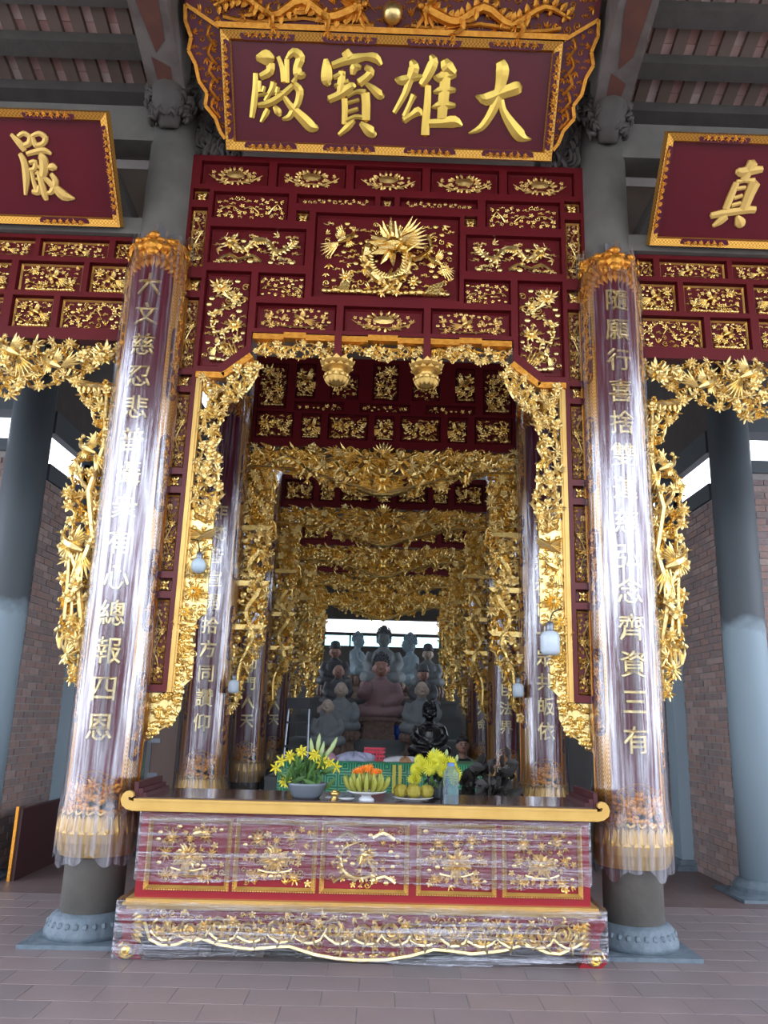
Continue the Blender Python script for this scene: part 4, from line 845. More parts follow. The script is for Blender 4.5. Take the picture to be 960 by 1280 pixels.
def make_couplet_meshes():
    D = {}
    ztop, zbot = 5.02, .98
    g = G(); g.map = cyl(RB)
    top = lambda u: ztop-.10*(u/U1)**2
    n = 14
    vs = []
    for j in range(2):
        for i in range(n+1):
            u = -U1+2*U1*i/n; vs.append((u, zbot if j == 0 else top(u), 0))
    g.add(vs, [(i, i+1, n+2+i, n+1+i) for i in range(n)]); D['field'] = g.mesh('field', True)
    g = G(); g.map = cyl(RB)
    for s in (-1, 1):
        a, b = sorted((s*U1, s*U2)); m_ = 6
        vs = [(a+(b-a)*i/m_, z, -.004) for z in (.60, 5.12) for i in range(m_+1)]; g.add(vs, [(i, i+1, m_+2+i, m_+1+i) for i in range(m_)])
    D['border'] = g.mesh('border', True)
    g = G(); g.map = cyl(RB)
    for s in (-1, 1):
        g.tube([(s*U1, z, .004) for z in (.62, 2, 3.5, 4.92)], .009, 5); g.tube([(s*(U2-.005), z, .002) for z in (.62, 2, 3.5, 5.1)], .008, 5)
    g.tube([(-U1+2*U1*i/12, top(-U1+2*U1*i/12), .004) for i in range(13)], .010, 5)
    for k in (0, 1): g.tube([(-U1*.95+1.9*U1*i/12, 1.08-.085*k-.10*abs(-1+i/6)**2, .004) for i in range(13)], .007, 4)
    D['rim'] = g.mesh('rim')
    # border cartouches
    L, H = .62, (U2-U1)*.62; hw = H/2
    g = G(); g.map = cyl(RB); k = 8; pts = [(cos(pi*i/k)*hw, L/2-hw+sin(pi*i/k)*hw) for i in range(k+1)]+[(-cos(pi*i/k)*hw, -L/2+hw-sin(pi*i/k)*hw) for i in range(k+1)]
    um = (U1+U2)/2; D['cart'] = {}
    for s in (-1, 1):
        g = G(); g.map = cyl(RB); g.poly([(s*um+u, v) for u, v in pts], -.001, .003); a = g.mesh('cartouche')
        g = G(); g.map = cyl(RB); rr = random.Random(5)
        g.tube([(s*um+hw*.5*(1 if i % 2 else -1), -L*.42+L*.84*i/8, .006) for i in range(9)], .006, 4)
        for i in range(6):
            v = -L*.38+L*.76*i/5; g.flower(s*um+rr.uniform(-.3, .3)*hw, v, hw*.6, 5, rr.uniform(0, 6), .005, .3)
            for q in range(3): g.leaf(s*um+rr.uniform(-.3, .3)*hw, v+rr.uniform(-.04, .04), rr.uniform(0, 6.28), hw*.95, hw*.36, .004)
        D['cart'][s] = (a, g.mesh('scroll_relief'))
    # head carving: lion mask with fanned plumes round the arch
    g = G(); g.map = cyl(RB); rr = random.Random(9)
    for i in range(15):
        t = -1+2*i/14; u = U1*1.02*t; v = top(min(max(u, -U1), U1))+.02; g.leaf(u, v-.04, pi/2-t*1.0, .15, .05, .002, .018, .04); g.leaf(u*1.15, v-.12, pi/2-t*1.4, .14, .045, .0, .015, .03)
    g.grid(14, 2, lambda a, b: ((-U2*.88+U2*1.76*a), (top(max(-U1, min(U1, -U2*.88+U2*1.76*a)))-.01)*(1-b)+5.19*b, .0))
    for u, v, r in ((0, 5.10, .075), (-.05, 5.16, .03), (.05, 5.16, .03), (0, 5.05, .045), (-.09, 5.10, .04), (.09, 5.10, .04), (-.13, 5.16, .035), (.13, 5.16, .035), (0, 5.20, .04)): g.blob((u, v, .02), (r, r*.85, r*.7), 8, 4)
    for i in range(26):
        a = rr.uniform(0, 6.28); u = rr.uniform(-U2*.85, U2*.85); v = rr.uniform(5.06, 5.2); g.spiral(u, v, rr.uniform(.025, .04), 1.2, 1, a, .008, .012, 8)
    D['head'] = g.mesh('head_carving'); D['bs'] = []
    for s in (-1, 1):
        g = G(); g.map = cyl(RB)
        g.tube([(s*um+(.02 if i % 2 else -.02), 5.0-.1*i, .004) for i in range(10)], .008, 4)
        for i in range(9): g.leaf(s*um, 4.98-.1*i, rr.uniform(0, 6.28), .09, .035, .002); g.spiral(s*um+rr.uniform(-.02, .02), 4.93-.1*i, .03, 1.2, s, rr.uniform(0, 6), .007, .004, 8)
        D['bs'].append(g.mesh('border_scroll'))
    # foot: flower vase relief and lotus cup
    g = G(); g.map = cyl(RB)
    for u in (-.09, 0, .09):
        g.flower(u, .98-.25*abs(u)*2, .06, 7, .3, .006, .35); g.leaf(u, .93, pi/2+u*3, .09, .04, .004); g.leaf(u, .93, pi/2-u*5, .1, .04, .004)
    for k in range(60): g.blob((rr.uniform(-U1, U1)*.95, rr.uniform(.80, .99), .008), (.03, .022, .016), 6, 3)
    for k in range(14): g.spiral(rr.uniform(-U1, U1)*.9, rr.uniform(.80, .98), .026, 1.2, 1, rr.uniform(0, 6), .007, .008, 8)
    for k in range(5): g.tube([(-U1*.8+U1*.4*k, 1.015, .004), (-U1*.6+U1*.4*k, 1.05, .006), (-U1*.4+U1*.4*k, 1.015, .004)], .006, 4)
    D['foot'] = g.mesh('foot_flowers')
    g = G()
    prof = [(.246, .80), (.262, .785), (.258, .76), (.275, .73), (.285, .68), (.278, .62), (.258, .555), (.247, .53), (.246, .54)]
    n = 24; vs = [(r*sin(-1.5+3.0*i/n), -r*cos(-1.5+3.0*i/n), z) for r, z in prof for i in range(n+1)]
    g.add(vs, [(j*(n+1)+i, (j+1)*(n+1)+i, (j+1)*(n+1)+i+1, j*(n+1)+i+1) for j in range(len(prof)-1) for i in range(n)])
    g.map = cyl(.272)
    for k in range(13):
        u = RB*(-1.4+2.8*k/12); g.leaf(u, .80, -pi/2+(k-6)*.03, .25, .11, .0, .020, -.03); g.leaf(u+.025, .79, -pi/2, .20, .07, -.006, .018, -.02)
    for k in range(11): g.tube([(RB*(-1.4+2.8*k/10)-.02, .82, -.012), (RB*(-1.4+2.8*k/10), .80, -.006), (RB*(-1.4+2.8*k/10)+.03, .82, -.012)], .012, 5)
    D['lotus'] = g.mesh('lotus_cup')
    return D
CM = make_couplet_meshes()
def film_mesh(seed, r=.272, z0=.50, z1=5.27, n=110, m=30):
    """loose pleated tube of film, gathered at both ends"""
    rr = random.Random(seed); pl = [(rr.uniform(.2, 1), rr.randint(5, 26), rr.uniform(0, 6.28), rr.uniform(-1.2, 1.2)) for _ in range(7)]
    g = G(); vs = []
    for j in range(m+1):
        t = j/m; z = z0+(z1-z0)*t; loose = .2+.8*max(0, t-.55)/.45
        for i in range(n):
            a = radians(-112+224*i/(n-1)); ed = max(0, (abs(a)-radians(86))/radians(26)); d = sum(A*sin(k*a+ph+dr*z) for A, k, ph, dr in pl)/4
            rad = r+.003+.006*d*loose+(.012*max(0, t-.9)/.1*sin(9*a+seed))+(.004*sin(23*a+seed) if t < .05 or t > .95 else 0)
            if 40 < i < 72: rad -= 0
            rad -= .028*max(0, (t-.93)/.07) if t > .93 else 0
            if t < .10: rad += .012
            rad -= .055*ed
            vs.append((rad*sin(a), -rad*cos(a), z+(.03*sin(5*a+seed)+.02*sin(11*a) if j in (0, m) else 0)))
    g.add(vs, [(j*n+i, j*n+i+1, (j+1)*n+i+1, (j+1)*n+i) for j in range(m) for i in range(n-1)])
    return g.mesh('plastic_wrap', True)
FM = [film_mesh(s) for s in (1, 2, 3)]
LABC = {(0, -1): 'film-wrapped red couplet board with gilt characters ending in 恩, on the front left column', (0, 1): 'film-wrapped red couplet board with gilt characters ending in 三有, on the front right column'}
for (bi, s), txt in TXT.items():
    y = BAYS[bi]; lab = LABC.get((bi, s), 'film-wrapped red couplet board on the %s column of the %s row, ending in %s' % (ORD[bi], DISP[s], txt[-1]))
    o = thing('couplet_board', lab, 'couplet board', (s*CX, y, .55), 'couplet boards on the nave columns'); L = (s*CX, y, 0)
    part('field', CM['field'], REDC, o, L); b_ = part('border', CM['border'], FRET, o, L); part('rim', CM['rim'], GOLDO, o, L)
    for q in (-1, 1):
        for k, z in enumerate((1.45, 2.35, 3.25, 4.15)):
            zz = z+(.25 if q < 0 else 0)
            part('cartouche', CM['cart'][q][0], VIOLET, b_, (s*CX, y, zz)); part('scroll_relief', CM['cart'][q][1], GOLDO, b_, (s*CX, y, zz))
    part('head_carving', CM['head'], GOLDO, o, L); [part('border_scroll', q_, GOLDO, o, L) for q_ in CM['bs']]; part('foot_flowers', CM['foot'], GOLDO, o, L); part('lotus_cup', CM['lotus'], GOLDE, o, L)
    for i, c in enumerate(txt):
        if c != ' ': part('character', CH[c], GOLDB, o, (s*CX, y, 4.75-.261*i))
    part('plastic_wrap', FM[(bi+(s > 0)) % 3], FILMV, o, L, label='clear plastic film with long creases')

# ================================================================ INNER GATES
def gate(y, lab, seed, full):
    o = thing('carved_gate', lab, 'gate', (0, y, 1.4), 'gilt carved gates along the nave')
    dz = 0.0
    l = [(-.12, .12, 4.70, 5.02, 'bird', 81), (.195, .685, 4.70, 5.03, 'dragon', 82), (.77, 1.01, 4.70, 5.03, 'bird', 83), (1.10, 1.56, 4.70, 5.04, 'dragon', 84)]
    rs = [r for r in l[1:]]
    if full: rs += [(.0+.33, .67, 5.23, 5.56, 'flowers', 85), (.86, 1.10, 5.22, 5.68, 'bird', 86), (1.20, 1.56, 5.08, 5.67, 'tall', 87), (.50, 1.11, 5.065, 5.18, 'band', 88)]
    c = [l[0]]+([(-.16, .16, 5.22, 5.70, 'tall', 89), (-.31, .31, 5.065, 5.18, 'band', 90)] if full else [])
    allr_ = c+rs+[(-b, -a, p, q, k, sd) for a, b, p, q, k, sd in rs]
    g = lattice(allr_, (-1.60, 1.60, 4.60, 5.76 if full else 5.12), -.05, .04); part('frame', g, RED, o, (0, y, 0))
    for a, b, p, q, k, sd in c: panel(o, a, b, p, q, y-.012, k, sd, rmt=RED)
    for a, b, p, q, k, sd in rs:
        for s in (1, -1): panel(o, a, b, p, q, y-.012, k, sd, s, rmt=RED)
    def reg(u, v): au = abs(u); return 4.0+.30*min(1, au/1.1)**1.2+.03*sin(au*16) < v < 4.60
    if 'F' not in GC:
        gg, P = openwork(reg, (-1.62, 1.62, 3.95, 4.60), .10, 91, .017, .09); rr = random.Random(92)
        for s in (-1, 1):
            dragon(gg, [(s*.2, 4.42), (s*.4, 4.25), (s*.62, 4.42), (s*.85, 4.28), (s*1.1, 4.45), (s*1.35, 4.38)], .05, rr, .05)
            gg.tube([(s*.05, 4.06, .05), (s*.3, 4.12, .06), (s*.6, 4.2, .06), (s*.95, 4.3, .05), (s*1.3, 4.33, .04), (s*1.6, 4.34, .04)], .028, 6)
        gg.tube([(-.3, 4.10, .07), (-.12, 4.03, .08), (.12, 4.03, .08), (.3, 4.10, .07)], .03, 6); gg.flower(0, 4.2, .16, 10, 0, .08, .3, .7, .4)
        for k in range(7): gg.leaf(0, 4.52, pi/2+(k-3)*.32, .16, .04, .08)
        for k in range(240):
            u, v = rr.uniform(-1.6, 1.6), rr.uniform(4.0, 4.58)
            if reg(u, v-.05): gg.spiral(u, v, rr.uniform(.04, .085), 1.3, rr.choice((-1, 1)), rr.uniform(0, 6), rr.uniform(.012, .02), .04, 9); gg.leaf(u, v, rr.uniform(-.7, .7)+(0 if u > 0 else pi), rr.uniform(.12, .22), .05, .04, None, .1, rr.uniform(-.3, .3))
        GC['F'] = (gg.mesh('frieze_carving', carve=True), P)
        def regd(u, v):
            e = inter([(4.30, 1.27), (3.62, 1.30), (3.58, 1.24), (3.0, 1.30), (2.6, 1.26), (2.2, 1.34), (1.8, 1.46), (1.42, 1.58)], v); return e is not None and e < u < 1.63
        gg, P2 = openwork(regd, (1.22, 1.64, 1.42, 4.3), .085, 93, .014, .08)
        dragon(gg, [(1.38, 3.3), (1.5, 3.1), (1.36, 2.85), (1.5, 2.6), (1.40, 2.3), (1.53, 2.0), (1.52, 1.6)], .05, rr, .05)
        for z in (3.60, 2.95, 2.45): gg.poly([(1.25, z), (1.64, z), (1.62, z-.06), (1.30, z-.05)][::-1], -.05, .10)
        gg.poly([(1.28, 3.62), (1.62, 3.62), (1.62, 4.25), (1.28, 4.25)], -.04, -.02)
        for k in range(30): gg.spiral(rr.uniform(1.32, 1.6), rr.uniform(3.7, 4.25), .045, 1.3, 1, rr.uniform(0, 6), .013, .03, 8)
        for k in range(12): gg.blob((rr.uniform(1.32, 1.58), rr.uniform(1.9, 3.5), .05), (.05, .06, .05), 7, 3)
        GC['D'] = (gg.mesh('drop_carving', carve=True), P2)
    F, P = GC['F']; D, P2 = GC['D']
    part('frieze_carving', F, GOLD, o, (0, y, 0), kind='stuff')
    if y > 11: o2 = part('lower_lintel', F, GOLDP, o, (0, y-.02, -.46), None, (.92, 1, 1), kind='stuff')
    plant_flowers([p for p in P], o, .065, y-.05, seed, 1, .22 if full else .15)
    for s in (-1, 1):
        part('drop_carving', D, GOLD, o, (0, y, 0), None, (s, 1, 1), kind='stuff'); plant_flowers(P2, o, .06, y-.05, seed+s, s, .6 if full else .3)
GC = {}
for y, nm, f in ((3.2, 'first', True), (6.1, 'second', False), (9.0, 'third', False), (12.0, 'fourth', False)):
    gate(y, 'dim gilt dragon gate, %s one behind the front screen of the nave' % nm, 200+int(y), f)

# ================================================================ ALTAR TABLE
RAILM = mat('dark_rail_lacquer', (.09, .012, .018), .42, noise=(4, .3), col2=(.06, .01, .015))
AT = thing('altar_table', 'long red lacquer altar table with five gilt panels, partly wrapped in clear film', 'altar table', (0, -.12, 0))
ATF = -.42
g = G(); g.box(-1.455, 1.455, ATF+.025, .12, .335, .88)
part('carcass', g, REDB, AT, (0, 0, 0))
pan = [(-1.41, -.865), (-.845, -.31), (-.288, .288), (.335, .855), (.89, 1.415)]
g = lattice([(a+.03, b-.03, .41, .79) for a, b in pan], (-1.46, 1.46, .335, .88), ATF, ATF+.025); part('front_frame', g, REDB, AT)
for i, (a, b) in enumerate(pan):
    w, h = b-a, .44; cx = (a+b)/2
    g = G(); g.box(-w/2+.03, w/2-.03, 0, .01, -.19, .19)
    p = part('panel', g, REDB, AT, (cx, ATF+.012, .60))
    part('moulding', moulding(w, h, .032, .022), GOLDE, p, (cx, ATF, .60))
    g = G()
    n = int(w/.016)
    for k in range(n):
        for z in (-.212, .212): g.blob((-w/2+.01+(w-.02)*k/(n-1), -.012, z), .0065, 5, 2)
    n = int(h/.016)
    for k in range(1, n-1):
        for x in (-w/2+.008, w/2-.008): g.blob((x, -.012, -h/2+.008+(h-.016)*k/(n-1)), .0065, 5, 2)
    part('beading', g, GOLDB, p, (cx, ATF, .60), kind='stuff')
    g = G(); rr = random.Random(300+i); a2, b2 = w/2-.05, .17
    if i == 2:
        dragon(g, [(.0, .02), (.06, -.09), (-.05, -.12), (-.15, -.06), (-.14, .05), (-.02, .10)], .016, rr, .002, 1.5, 11)
        for s in (-1, 1):
            g.tube([(s*.05, .12, .01), (s*.12, .15, .012), (s*.19, .11, .01)], .014, 5); g.tube([(s*.05, -.14, .01), (s*.13, -.11, .012), (s*.2, -.15, .01)], .012, 5)
    else:
        bush(g, 0, -.02, .095, rr, .008, 17); g.tube([(-.11, -.085, .006), (-.05, -.10, .01), (.05, -.10, .01), (.11, -.08, .006)], .007, 5); [g.leaf(u, -.09, -pi/2+u*6, .06, .03, .006, None, .1) for u in (-.09, -.05, 0, .05, .09)]; bush(g, -.07, -.02, .045, rr, .006, 9); bush(g, .07, -.02, .045, rr, .006, 9)
        for u, v, r in ((-.12, .10, .05), (.1, .12, .045), (.0, .09, .03), (-.14, -.12, .035), (.13, -.13, .04), (-.15, .0, .04), (.15, .0, .035)): g.flower(u, v, r*1.25, 9, rr.uniform(0, 6), .006, .25, .55)
        if i == 0: g.tube([(.02, .12, .01), (.07, .135, .012), (.12, .12, .01), (.07, .11, .01), (.02, .12, .01)], .009, 5); g.tube([(-.13, -.13, .006), (-.09, -.12, .01), (0, -.135, .01), (.1, -.125, .01)], .008, 4)
    scatter(g, -a2, a2, -b2, b2, .042, rr, .002, 'lcsbf', 160)
    part('relief', g.mesh('relief', carve=True), GOLDB, p, (cx, ATF+.012, .60))
g = G(); g.box(-1.50, 1.50, -.47, .20, .875, .945); part('top', g, DARKWOOD, AT)
# gold front edge with upturned scroll ends
g = G()
prof = [(-1.50, .862), (1.50, .862), (1.545, .872), (1.575, .895), (1.585, .93), (1.575, .962), (1.555, .98), (1.53, .985), (1.508, .972), (1.503, .952), (1.515, .942), (1.53, .948), (1.538, .94), (1.53, .925), (1.505, .922), (1.48, .938), (-1.48, .938), (-1.505, .922), (-1.53, .925), (-1.538, .94), (-1.53, .948), (-1.515, .942), (-1.503, .952), (-1.508, .972), (-1.53, .985), (-1.555, .98), (-1.575, .962), (-1.585, .93), (-1.575, .895), (-1.545, .872)]
g.poly(prof, .47, .505)
g.bar((-1.5, .930), (1.5, .930), .008, .5, .512); g.bar((-1.5, .872), (1.5, .872), .006, .5, .51)
part('gold_edge', g.mesh('gold_edge', carve=True), GOLDE, AT)
for s in (-1, 1):
    g = G()
    for k, (x, z0, z1) in enumerate(((1.505, .94, 1.035), (1.475, .94, .995), (1.45, .94, .97))): g.box(*sorted((s*(x-.014), s*(x+.014))), -.455, .12, z0, z1)
    part('end_rail', g, RAILM, AT)
# base
g = G(); g.box(-1.515, 1.515, -.48, .16, .30, .318); g.box(-1.50, 1.50, -.465, .15, .318, .337); g.box(-1.49, 1.49, -.465, .15, .278, .30)
part('base_moulding', g, GOLDE, AT)
AP = [(-1.36, .20), (-1.32, .10), (-1.24, .065), (-1.16, .07), (-1.08, .10), (-1.0, .11), (-.9, .08), (-.83, .07), (-.69, .055), (-.55, .07), (-.45, .075), (-.3, .035), (-.15, .012), (0, .006)]
low = AP+[(-u, v) for u, v in AP[-2::-1]]
g = G()
n = len(low); vs = []
for d, top_ in ((.06, .278), (.0, .278)):
    for u, v in low: vs += [(u, v, .42+d), (u, top_, .42+d)]
g.add(vs, [(2*i, 2*i+2, 2*i+3, 2*i+1) for i in range(n-1)]+[(2*n+2*i+1, 2*n+2*i+3, 2*n+2*i+2, 2*n+2*i) for i in range(n-1)]+[(2*i, 2*n+2*i, 2*n+2*i+2, 2*i+2) for i in range(n-1)])
for s in (-1, 1):
    pts = [(s*1.36, .278), (s*1.36, .20), (s*1.40, .10), (s*1.38, .03), (s*1.36, .0), (s*1.50, .0), (s*1.535, .03), (s*1.53, .07), (s*1.49, .12), (s*1.50, .19), (s*1.535, .24), (s*1.53, .278)]
    g.poly(pts if s < 0 else pts[::-1], .40, .49); g.poly(pts if s < 0 else pts[::-1], -.15, -.06)
part('apron', g.mesh('apron', carve=True), REDB, AT)
g = G(); rr = random.Random(66)
g.tube([(u, v+.012, .49) for u, v in low], .013, 5)
def apb(u): return inter2(low, u)
def inter2(t, u):
    for (a, x0), (b, x1) in zip(t, t[1:]):
        if a <= u <= b: return x0+(x1-x0)*(u-a)/(b-a)
    return None
scatter(g, -1.34, 1.34, .04, .27, .052, rr, .484, 'llscsf', 4000, lambda u, v: apb(u) is not None and v > apb(u)+.03)
for k in range(15):
    u = -1.26+.18*k; d = 1 if k % 2 else -1; v0 = .19-.02*(k % 2)
    g.spiral(u, v0, .062, 1.6, d, pi*.5*k, .013, .495, 14); g.flower(u+.09, .16+.03*(k % 3), .045, 7, k, .495, .3); g.tube([(u-.06, v0-.03, .49), (u+.02, .11, .5), (u+.10, .13, .495), (u+.14, .2, .49)], .010, 5)
    for q in range(4): g.leaf(u+.05, .15, k+q*1.6, .085, .032, .492, None, .15, .2)
for s in (-1, 1):
    g.spiral(s*1.46, .055, .055, 1.6, s, 0, .014, .50, 14); g.blob((s*1.46, .055, .5), .03, 8, 4)
    for k in range(6): g.leaf(s*1.44, .24-.02*k, pi/2+s*(1.2+.2*k), .09, .035, .49)
part('apron_relief', g.mesh('apron_relief', carve=True), GOLDB, AT)
# stretched film round the body and round the base
def sheet(x0, x1, z0, z1, y, seed, amp=.006, nu=150, nv=22, ragged=.012, back=.12):
    rr = random.Random(seed); ws = [(rr.uniform(.3, 1), rr.uniform(25, 120), rr.uniform(0, 6.28), rr.uniform(-2, 2)) for _ in range(6)]; g = G()
    r0 = [rr.uniform(-1, 1) for _ in range(nu+1)]; r1 = [rr.uniform(-1, 1) for _ in range(nu+1)]
    def f(a, b):
        i = int(round(a*nu)); u = -.06+1.12*a; z = z0+(z1-z0)*b+(1-b)*(ragged*r0[i]*.5+.02*sin(u*9+seed))+b*ragged*r1[i]*.5
        d = sum(A*sin(k*z+ph+dr*u*4) for A, k, ph, dr in ws)/3*amp
        if u < 0: return (x0-.008, y+(-u/.06)*back, z)
        if u > 1: return (x1+.008, y+((u-1)/.06)*back, z)
        return (x0-.008+(x1-x0+.016)*u, y-.004-abs(d), z)
    g.grid(nu, nv, f); return g.mesh('plastic_wrap', True)
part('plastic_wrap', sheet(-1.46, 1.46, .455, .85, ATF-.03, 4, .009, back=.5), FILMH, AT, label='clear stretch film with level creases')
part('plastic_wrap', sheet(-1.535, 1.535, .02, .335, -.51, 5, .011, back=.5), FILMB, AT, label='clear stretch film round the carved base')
for i, (x0, x1) in enumerate(((-1.03, -.95), (-.675, -.62))):
    g = G(); g.box(x0, x1, -.40, .1, 0, .05); thing('wood_block', ('wider' if i == 0 else 'narrower')+' short wooden block on the floor under the altar table', 'block', (0, 0, 0), None, None, g.mesh('wood_block'), BRACK)

# ================================================================ OFFERINGS ON THE ALTAR TABLE (top z = .945)
ZT = .945
# lily planter
o = thing('flower_pot', 'low blue-grey bowl planted with yellow lilies and tall green buds, on the altar table', 'planter', (-.41, -.30, ZT))
g = G(); g.rev([(.085, 0), (.10, .02), (.135, .085), (.14, .10), (.125, .10), (.11, .085), (.0, .08)], 24); part('bowl', g.mesh('bowl', True), mat('blue_grey_glaze', (.17, .20, .24), .25), o, (-.41, -.30, ZT))
rr = random.Random(12)
stems = [(-.20, .16), (-.10, .22), (-.03, .24), (.04, .24), (.10, .20), (.17, .15), (-.17, .07)]
g = G()
for dx, h in stems+[(.03, .25), (.07, .28), (.11, .25)]: g.tube([(-.41+dx*.2, -.30, ZT+.07), (-.41+dx*.5, -.31, ZT+.07+h*.5), (-.41+dx, -.31, ZT+.05+h)], .006, 5, (0, 1, 0))
part('stem', g, GREEN, o)
lf = G(); lf.leaf(0, 0, pi/2, 1, .26, 0, .05, .15); lfm = lf.mesh('leaf', carve=True)
for k in range(70):
    dx = rr.uniform(-.17, .17); z = rr.uniform(.05, .20); part('leaf', lfm, GREEN, o, (-.41+dx*.8, -.30+rr.uniform(-.08, .08), ZT+z), (rr.uniform(-.5, .5), rr.uniform(-1.3, 1.3), rr.uniform(0, 6.28)), (.13, .13, .13))
lg = G(); lg.flower(0, 0, 1, 6, 0, 0, .55, .42, .12); lm = lg.mesh('lily', carve=True)
for dx, h in stems:
    for q in range(2): part('lily', lm, LILY, o, (-.41+dx+rr.uniform(-.03, .03), -.34, ZT+.06+h+rr.uniform(-.03, .02)), (rr.uniform(-.4, .5), rr.uniform(0, 6), rr.uniform(-.5, .5)), (.048, .048, .048))
bm_ = G(); bm_.rev([(.0, 0), (.013, .02), (.016, .06), (.010, .10), (.0, .125)], 8); bm_ = bm_.mesh('bud', True)
for dx, h, t in ((.03, .27, -.15), (.06, .30, .1), (.11, .26, .6), (.14, .29, .45), (.08, .25, .2)): part('bud', bm_, BUD, o, (-.41+dx, -.31, ZT+h), (0, t, 0))
# bananas and marigolds on a footed dish
o = thing('banana_dish', 'white footed dish holding green bananas topped with orange marigolds', 'dish', (-.005, -.36, ZT))
g = G(); g.rev([(.055, 0), (.05, .012), (.032, .025), (.034, .035), (.10, .046), (.135, .060), (.128, .062), (.06, .05), (0, .048)], 28); part('dish', g.mesh('dish', True), WHITE, o, local=True)
def banana():
    g = G(); g.tube([(0, 0, 0), (.008, 0, .03), (.012, 0, .065), (.006, 0, .10), (-.004, 0, .12)], [.005, .014, .016, .011, .004], 6, (0, 1, 0)); return g.mesh('banana', True)
bnm = banana()
for ring, (n, r, t, z) in enumerate(((16, .085, .62, .055), (12, .055, .35, .065), (6, .025, .15, .07))):
    for k in range(n):
        a = 2*pi*k/n; part('banana', bnm, BANANA, o, (r*cos(a), r*sin(a), z), (0, t, a), None, local=True)
mg = G(); mg.flower(0, 0, 1, 11, 0, 0, .3, .6, .3); mg.flower(0, 0, .75, 9, .3, .25, .45, .6, .3); mg.flower(0, 0, .45, 7, .1, .4, .7, .6, .3); mgm = mg.mesh('marigold', carve=True)
for u, v, z in ((-.05, -.05, .185), (0, -.06, .20), (.05, -.05, .18), (-.07, .0, .175), (.075, -.01, .175), (.02, .02, .20), (-.03, .04, .19)): part('marigold', mgm, ORANGE, o, (u, v, z), (rr.uniform(-1.2, -.4), 0, rr.uniform(-.5, .5)), (.036, .036, .036), local=True)
# three knobbly fruits on a plate
P0 = Vector((.31, -.33, ZT)); g = G(); g.rev([(.07, 0), (.075, .006), (.13, .022), (.137, .027), (.13, .028), (.07, .012), (0, .011)], 28)
thing('plate', 'white shallow plate under the three yellow-green fruits', 'plate', tuple(P0), None, None, g.mesh('plate', True), WHITE)
def fruit():
    g = G(); n, m_ = 28, 14
    def f(a, b): th = 2*pi*a; ph = pi*(b-.5); r = 1+.14*sin(9*th+2*ph)*cos(ph)+.04*sin(9*ph); return (r*cos(th)*cos(ph), r*sin(th)*cos(ph), .92*r*sin(ph))
    g.grid(n, m_, f); return g.mesh('flesh', True)
fm_ = fruit()
for i, (dx, dy, lab) in enumerate(((-.085, -.02, 'knobbly yellow-green fruit beside the bananas end of the white plate'), (.0, -.045, 'knobbly yellow-green fruit in the middle of the white plate'), (.088, -.02, 'knobbly yellow-green fruit nearest the water bottle on the white plate'))):
    p = P0+Vector((dx, dy, .066)); o = thing('fruit', lab, 'fruit', tuple(p), 'fruits on the white plate'); part('flesh', fm_, FRUITY, o, (0, 0, 0), (0, 0, i*1.3), (.046, .046, .046), local=True)
    g = G(); g.tube([(0, 0, .038), (.003, 0, .055)], .004, 5, (0, 1, 0)); part('stalk', g, GREEN, o, local=True)
p = P0+Vector((.0, .05, .064)); o = thing('fruit', 'greener small fruit behind the three on the white plate', 'fruit', tuple(p)); part('flesh', fm_, BANANA, o, (0, 0, 0), None, (.044, .044, .05), local=True)
# chrysanthemums in a glass vase
V0 = Vector((.47, -.12, ZT)); o = thing('flower_vase', 'glass vase with a bunch of yellow chrysanthemums, behind the water bottle', 'vase', tuple(V0))
glass = mat('clear_glass', (.75, .85, .95), .03); b_ = glass.node_tree.nodes['Principled BSDF']; b_.inputs['Transmission Weight'].default_value = .95; b_.inputs['IOR'].default_value = 1.3
g = G(); g.rev([(.045, 0), (.05, .01), (.055, .10), (.062, .16), (.058, .16), (.05, .10), (.045, .012), (0, .01)], 20); part('vase', g.mesh('vase', True), mat('dark_glazed_vase', (.035, .045, .05), .15), o, local=True)
g = G()
for k in range(16): a = 2*pi*k/16; r = .03+.09*rr.random(); g.tube([(0, 0, .05), (r*.5*cos(a), r*.5*sin(a), .15), (r*cos(a)*1.2, r*sin(a)*1.2-.03, .25)], .004, 4, (0, 1, 0))
part('stem', g, GREEND, o, local=True)
for k in range(40): a = rr.uniform(0, 6.28); r = rr.uniform(.02, .11); part('leaf', lfm, GREEND, o, (r*cos(a), r*sin(a)-.02, rr.uniform(.06, .2)), (rr.uniform(-.6, .6), rr.uniform(-1, 1), rr.uniform(0, 6.28)), (.09, .09, .09), local=True)
cg = G()
for n, R, w, lf_ in ((18, 1, 0, .1), (17, .9, .10, .3), (14, .75, .22, .5), (11, .55, .34, .75), (8, .35, .45, 1.0)): cg.flower(0, 0, R, n, n*.3, w, lf_, .75, .25)
cgm = cg.mesh('chrysanthemum', carve=True)
for u, v, z in ((-.13, -.07, .19), (-.09, -.08, .235), (-.03, -.09, .27), (.03, -.10, .26), (.09, -.07, .235), (.13, -.06, .18), (-.05, -.12, .21), (.05, -.12, .20), (.0, -.02, .28), (.1, .03, .22), (-.1, .03, .24), (.11, -.12, .15), (-.15, -.06, .14), (-.02, -.12, .235)):
    part('chrysanthemum', cgm, CHRYS, o, (u, v, z), (rr.uniform(-.9, -.1), rr.uniform(0, 6), rr.uniform(-.6, .6)), (.060, .060, .060), local=True)
for u, z in ((-.02, .325), (.07, .315), (.14, .28)): part('bud', bm_, CHRYS, o, (u, -.06, z-.03), (0, u, 0), (.8, .8, .4), local=True)
